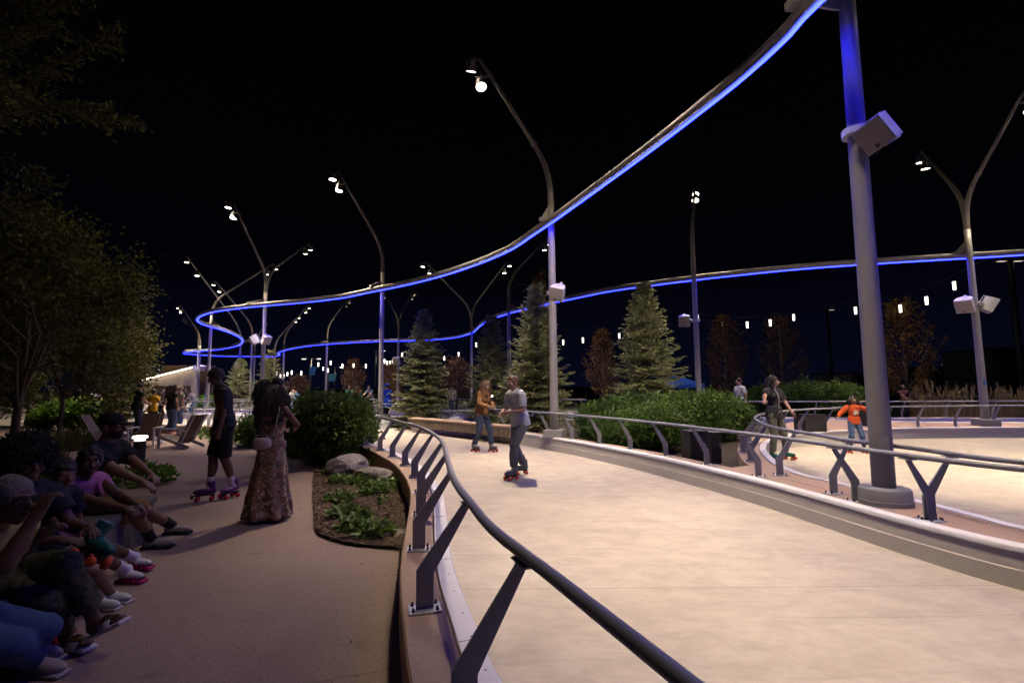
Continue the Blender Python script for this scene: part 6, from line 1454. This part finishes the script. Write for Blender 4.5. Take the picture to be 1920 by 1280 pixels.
# --- standing on the path
b = U(414, 934)
def skater_back(c): pass
person('man in a dark open shirt and black shorts skating on the path, head bowed', None, b, face_yaw(-.8, -.6), H=1.80, skin='dark', vox=.010, lean=.06, curve=.10, head_pitch=-.45, head_yaw=.1, footL=W2L(b, face_yaw(-.8, -.6), U(437, 932)), footR=W2L(b, face_yaw(-.8, -.6), U(392, 938)), handL=(-.30, .10, .86), handR=(.28, .12, .88), top=NAVY, sleeve=.9, openshirt=True, hem=-.05, bottom=BLK, leg=.98, shoes='skate', shoe_mat=M['purpleboot'], wheel=M['redwheel'], hair='short', sock=cloth('white_sock', (.62, .60, .66)), toeL=.5, toeR=-.2, pelvis=(0, 0, 1.06), hipw=1.08)
b = U(505, 972)
def bag_strap(c):
    mb = MB(); sh = c['neck']+c['rc']*.13*c['s']-c['u1']*.0; a = c['P']-V3(.0, .16, -.10)
    pts = [tuple(a+V3(.11, 0, .05)), tuple(c['waist']+c['rc']*.10-V3(0, .135, 0)), tuple(c['chest']+c['rc']*.14-V3(0, .125, -.04)), tuple(sh+V3(0, -.03, .035)), tuple(sh+V3(0, .06, .0)), tuple(c['chest']+c['fc']*.13)]
    mb.tube(catmull(pts, .03), .006, 6); mb.build('bag_strap', cloth('pale_leather', (.50, .42, .42), .5), c['root'])
person('woman with long curly hair in a floral maxi dress, seen from behind', None, b, face_yaw(.1, 1), H=1.60, skin='brown', vox=.010, female=True, hair='curly', hair_col='brown', dress=M['floral'], shoes='bare', handL=(-.12, .34, 1.06), handR=(.10, .34, 1.06), elbL=(-1, -.35, -.5), elbR=(1, -.35, -.5), head_pitch=-.15, extra=bag_strap)
# handbag (a thing of its own, hanging at her back)
hb = Vector(b)+Vector((-.005, -.235, .935)); root = empty('handbag', hb, .1); tag(root, 'small pale handbag with a flap hanging behind the floral dress', 'handbag')
S = Sdf(); S.box((0, 0, 0), (.095, .040, .062), None, .035); S.ell((0, 0, -.018), (.103, .048, .054), None, .03); PLE = cloth('pale_leather', (.50, .42, .42), .5); sdf_obj('body', S, .008, PLE, root)
S = Sdf(); S.ell((0, -.040, .022), (.083, .020, .042), None, .01); sdf_obj('flap', S, .007, cloth('pale_leather_flap', (.55, .47, .46), .45), root); mb = MB(); mb.lathe([(.012, -.004), (.012, .004), (0, .006)], (0, -.062, -.005), 12, Matrix.Rotation(math.pi/2, 3, 'X')); mb.build('clasp', M['plate'], root)
mb = MB(); mb.tube(catmull([Vector((-.075, 0, .05)), Vector((-.05, -.02, .09)), Vector((.05, -.02, .09)), Vector((.075, 0, .05))], .02), .006, 6); mb.build('handle', PLE, root)
b = col(520, 8.6); person('man in an orange tee half hidden behind the woman in the dress', None, b, face_yaw(.9, .5), H=1.74, skin='brown', vox=.012, top=cloth('orange_tee', (.40, .17, .02)), bottom=BLK, leg=1.9, hair='short')
b = col(497, 9.0); person('person with dark hair hidden behind the woman in the dress', None, b, face_yaw(.6, .8), H=1.72, skin='dark', vox=.014, top=BLK, bottom=DDEN, leg=1.9, hair='long')

# --- skaters on the near rink
SKT = 'roller skaters on the rinks'
b = U(978, 893); person('man skating in a white tee and grey trousers, nearest skater on the rink', SKT, b, face_yaw(-.75, -.55), H=1.74, skin='tan', vox=.010, lean=.16, curve=.1, top=WHT, sleeve=.8, bottom=GJ, leg=1.88, shoes='skate', shoe_mat=cloth('grey_boot', (.2, .2, .2)), footL=(-.14, .28, 0), footR=(.16, -.18, 0), handL=(-.12, .36, 1.14), handR=(.14, .34, 1.10), hair='short', hair_col='light', face=True, head_pitch=-.05, pelvis=(0, .02, .98), bulk=1.08, toeL=.1, toeR=-.3)
b = U(903, 846)
def vest(c):
    T = Sdf(); s = c['s']; T.ell(c['chest'], V3(.13, .13, .20)*s, frame(c['fc'], c['u1']), .03); T.ell(c['waist'], V3(.115, .118, .18)*s, None, .05); T.plane(c['P']-V3(0, 0, .02), (0, 0, -1)); T.plane(c['neck']-c['u1']*.02, c['u1']); sdf_obj('vest', T, .011, BLK, c['root'])
person('person skating in an orange top and dark vest, holding a glowing phone', SKT, b, face_yaw(.75, -.65), H=1.68, skin='tan', vox=.010, female=True, lean=.12, curve=.15, top=MUST, sleeve=1.85, bottom=DDEN, leg=1.88, shoes='skate', shoe_mat=cloth('grey_boot', (.2, .2, .2)), footL=(-.12, .22, 0), footR=(.14, -.12, 0), handL=(-.06, .36, 1.12), handR=(.10, .36, 1.10), hair='long', hair_col='light', face=True, head_pitch=-.25, extra=vest, pelvis=(0, 0, .97))
pq = Vector((b.x+.27, b.y-.30, 1.30)); root = empty('phone', pq, .6); tag(root, 'phone with its light on in the hands of the skater in orange', 'phone'); mb = MB(); mb.box((0, 0, 0), (.075, .009, .15), None, .003); mb.build('body', M['black'], root)
mb = MB(); mb.lathe([(.0001, -.001), (.014, 0), (.0001, .003)], (.0, -.007, .05), 12, Matrix.Rotation(math.pi/2, 3, 'X')); mb.build('flash', mat('phone_flash', (1, 1, 1), .3, emit=(1, .97, .92), estr=60), root)
# --- second rink
b = U(1458, 862); yw = face_yaw(.35, -.95)
def cord(c):
    mb = MB(); s = c['s']; mb.tube(catmull([tuple(c['head']+c['HF'][0]*.08*s-c['HF'][2]*.02*s), tuple(c['neck']+c['fc']*.09*s+c['rc']*.05*s), tuple(c['chest']+c['fc']*.145*s), tuple(c['waist']+c['fc']*.135*s), tuple(c['P']+c['fc']*.15*s)], .03), .005, 5); mb.build('earphone_cord', cloth('white_cord', (.7, .7, .7)), c['root'])
    w = c['hR']; mb = MB(); d = unit(c['hR']-c['ER']); mb.tube([tuple(w-d*.035), tuple(w-d*.012)], .034*s, 12); mb.build('wristband', cloth('white_red_wristband', (.65, .35, .35)), c['root'])
person('person with long dark hair in a black shirt and olive trousers holding the curved handrail', SKT, b, yw, H=1.66, skin='tan', vox=.009, female=True, top=CH_, sleeve=.75, hem=.04, bottom=OLV, leg=1.9, shoes='skate', shoe_mat=M['teal'], footL=(-.20, .05, 0), footR=(.15, .02, 0), handR=W2L(b, yw, U(1421, 785, .93)), handL=(-.22, .22, 1.0), hair='long', hair_col='black', face=True, head_yaw=.45, extra=cord, curlR=1.0, palmR=(0, .2, -1), pelvis=(0, -.02, .99), toeL=.25, toeR=-.3)
b = U(1606, 849)
def bear(c):
    f = c['chest']+c['fc']*.135*c['s']-c['u1']*.06; R = Matrix([list(c['rc']), list(c['fc']), list(c['u1'])]).transposed(); mb = MB(); mb.box(tuple(f), (.11, .014, .06), R @ Matrix.Rotation(.4, 3, 'Y'), .006); mb.box(tuple(f+c['u1']*.05), (.06, .014, .05), R, .006); mb.build('print', cloth('cream_print', (.40, .36, .30)), c['root'])
person('small child in an orange red sweater and jeans skating with arms out', SKT, b, face_yaw(-.15, -1), H=1.22, skin='brown', vox=.009, top=ORG, sleeve=1.9, bottom=DEN, leg=1.8, shoes='skate', shoe_mat=BLK, handR=(.44, .12, .78), handL=(-.22, .15, 1.02), elbL=(-.9, 0, -.5), footL=(-.16, .03, 0), footR=(.14, 0, 0), hair='curly', hair_col='brown', face=True, extra=bear, pelvis=(0, 0, .72), toeL=.3, toeR=-.3)
b = D(1388, 745, 16.9); b.z = 0; person('person in a white tee and pale trousers skating on the back rink behind the hedge', SKT, b, face_yaw(-1, -.1), H=1.78, skin='tan', vox=.014, top=WHT, sleeve=.7, bottom=cloth('pale_trousers', (.32, .32, .36)), leg=1.9, shoes='skate', hair='short', hair_col='brown', footL=(-.1, .15, 0), footR=(.1, -.12, 0), bulk=1.15)

# --- far people on the left and along the far rails
FAR_G = 'people watching and skating in the distance'
def far(px, Yd, label, face_, H, skin, top, bottom, leg=1.9, z=0., **k):
    b = col(px, Yd, z); return person(label, FAR_G, b, face_yaw(*face_), H=H, skin=skin, vox=k.pop('vox', .018), top=top, bottom=bottom, leg=leg, **k)
far(150, 21.5, 'person in dark clothes and shorts standing among the lime shrubs', (.4, .9), 1.80, 'tan', NAVY, cloth('khaki_shorts', (.12, .10, .075)), .95, hair='short', shoe_mat=cloth('white_sneaker', (.6, .6, .58)))
far(180, 19.0, 'person in a grey tee and jeans at the left, near the lime shrubs', (1, .2), 1.66, 'tan', GRY, DEN, hair='short', hair_col='brown', handR=(.1, .34, .98), handL=(-.1, .34, .98))
far(212, 18.2, 'person in a pink patterned top and black skirt looking down at a phone', (1, .3), 1.70, 'tan', FLO, BLK, .55, female=True, hair='long', hair_col='brown', handR=(.06, .32, 1.22), handL=(-.06, .32, 1.20), head_pitch=-.2)
far(262, 16.6, 'man in a black tee and dark trousers facing the rink with bent head', (.5, .9), 1.78, 'tan', BLK, DDEN, hair='short', hair_col='brown', head_pitch=-.3, handR=(.1, .3, 1.1), handL=(-.1, .3, 1.1), vox=.014)
far(290, 17.6, 'person in a bright yellow shirt and dark trousers at the far kerb', (.2, 1), 1.56, 'brown', YEL, BLK, hair='short', handR=(.16, .26, 1.0), handL=(-.16, .26, 1.0), vox=.014)
far(325, 17.0, 'person in a black tee and blue jeans seen from behind at the far kerb', (.3, 1), 1.72, 'tan', BLK, DEN, hair='long', hair_col='brown', vox=.014, shoe_mat=cloth('pink_shoe', (.5, .2, .15)))
far(337, 18.2, 'person in a grey and yellow patterned shirt beside the one in jeans', (.2, 1), 1.66, 'tan', cloth('patterned_shirt', (.30, .24, .12), col2=(.10, .11, .13), scale=20), DEN, hair='short', hair_col='light')
far(309, 28, 'distant skater in a striped top on the pale rink', (-.2, -1), 1.66, 'fair', cloth('striped_top', (.25, .18, .15), col2=(.06, .06, .07), scale=24), BLK, hair='short', hair_col='brown', shoes='skate')
far(352, 29, 'distant skater in black reaching an arm to the left', (-1, -.1), 1.64, 'brown', BLK, DDEN, hair='short', shoes='skate', handR=(.15, .5, 1.28), lean=.2)
far(366, 27, 'distant skater in a grey top bent forward with arms out', (-1, 0), 1.62, 'fair', GRY, LDEN, hair='short', hair_col='light', shoes='skate', lean=.55, handR=(.15, .62, .98), handL=(-.1, .55, .80), pelvis=(0, -.1, .86))
far(390, 33, 'distant skater with reddish hair in a blue top', (-.5, -.9), 1.50, 'fair', cloth('blue_top', (.04, .12, .28)), DEN, hair='long', hair_col='light', shoes='skate')
far(546, 33, 'distant skater in white beside the round bush', (1, -.2), 1.5, 'fair', WHT, LDEN, hair='short', hair_col='light', shoes='skate', lean=.3)
far(556, 34, 'distant skater in light blue beside the round bush', (.4, -.9), 1.4, 'fair', cloth('sky_blue_top', (.08, .22, .45)), DEN, hair='short', hair_col='brown', shoes='skate')
LEANP = dict(lean=.35, handR=(.18, .52, 1.02), handL=(-.18, .52, 1.02), pelvis=(0, -.12, .95))
yfar = U(670, 769, KZ).y
far(656, yfar+.8, 'person in a green tee leaning on the far handrail', (.1, -1), 1.62, 'fair', GRN, BLK, hair='short', hair_col='brown', **LEANP)
far(672, yfar+.8, 'person in a brown red tee leaning on the far handrail', (0, -1), 1.62, 'tan', RED, BLK, hair='short', hair_col='brown', **LEANP)
far(694, yfar+.8, 'person in a grey blue tee leaning on the far handrail', (-.3, -1), 1.64, 'tan', cloth('grey_blue_tee', (.13, .17, .24)), BLK, hair='short', **LEANP)
far(719, yfar+.9, 'person in a pale pink top beyond the far handrail, behind the round pole', (0, -1), 1.58, 'fair', cloth('pale_pink_top', (.5, .35, .35)), BLK, hair='short', hair_col='brown')
far(728, 20.6, 'skater in a royal blue shirt and blue cap left of the left spruce', (-.6, .6), 1.72, 'brown', BLUE, BLK, hair='buzz', shoes='skate', vox=.014, hem=.12, lean=.15, extra=lambda c: cap_on(c, cloth('blue_cap', (.01, .05, .4))))
far(847, 28.5, 'person in a white and yellow top beyond the back rail', (0, -1), 1.6, 'fair', cloth('white_yellow_top', (.55, .48, .30)), DEN, hair='short', hair_col='light')
far(1690, 19.3, 'person half hidden by the big pole, hand on the far handrail', (0, -1), 1.5, 'dark', cloth('dark_red_top', (.06, .02, .02)), BLK, hair='short', handR=(.2, .45, .95))
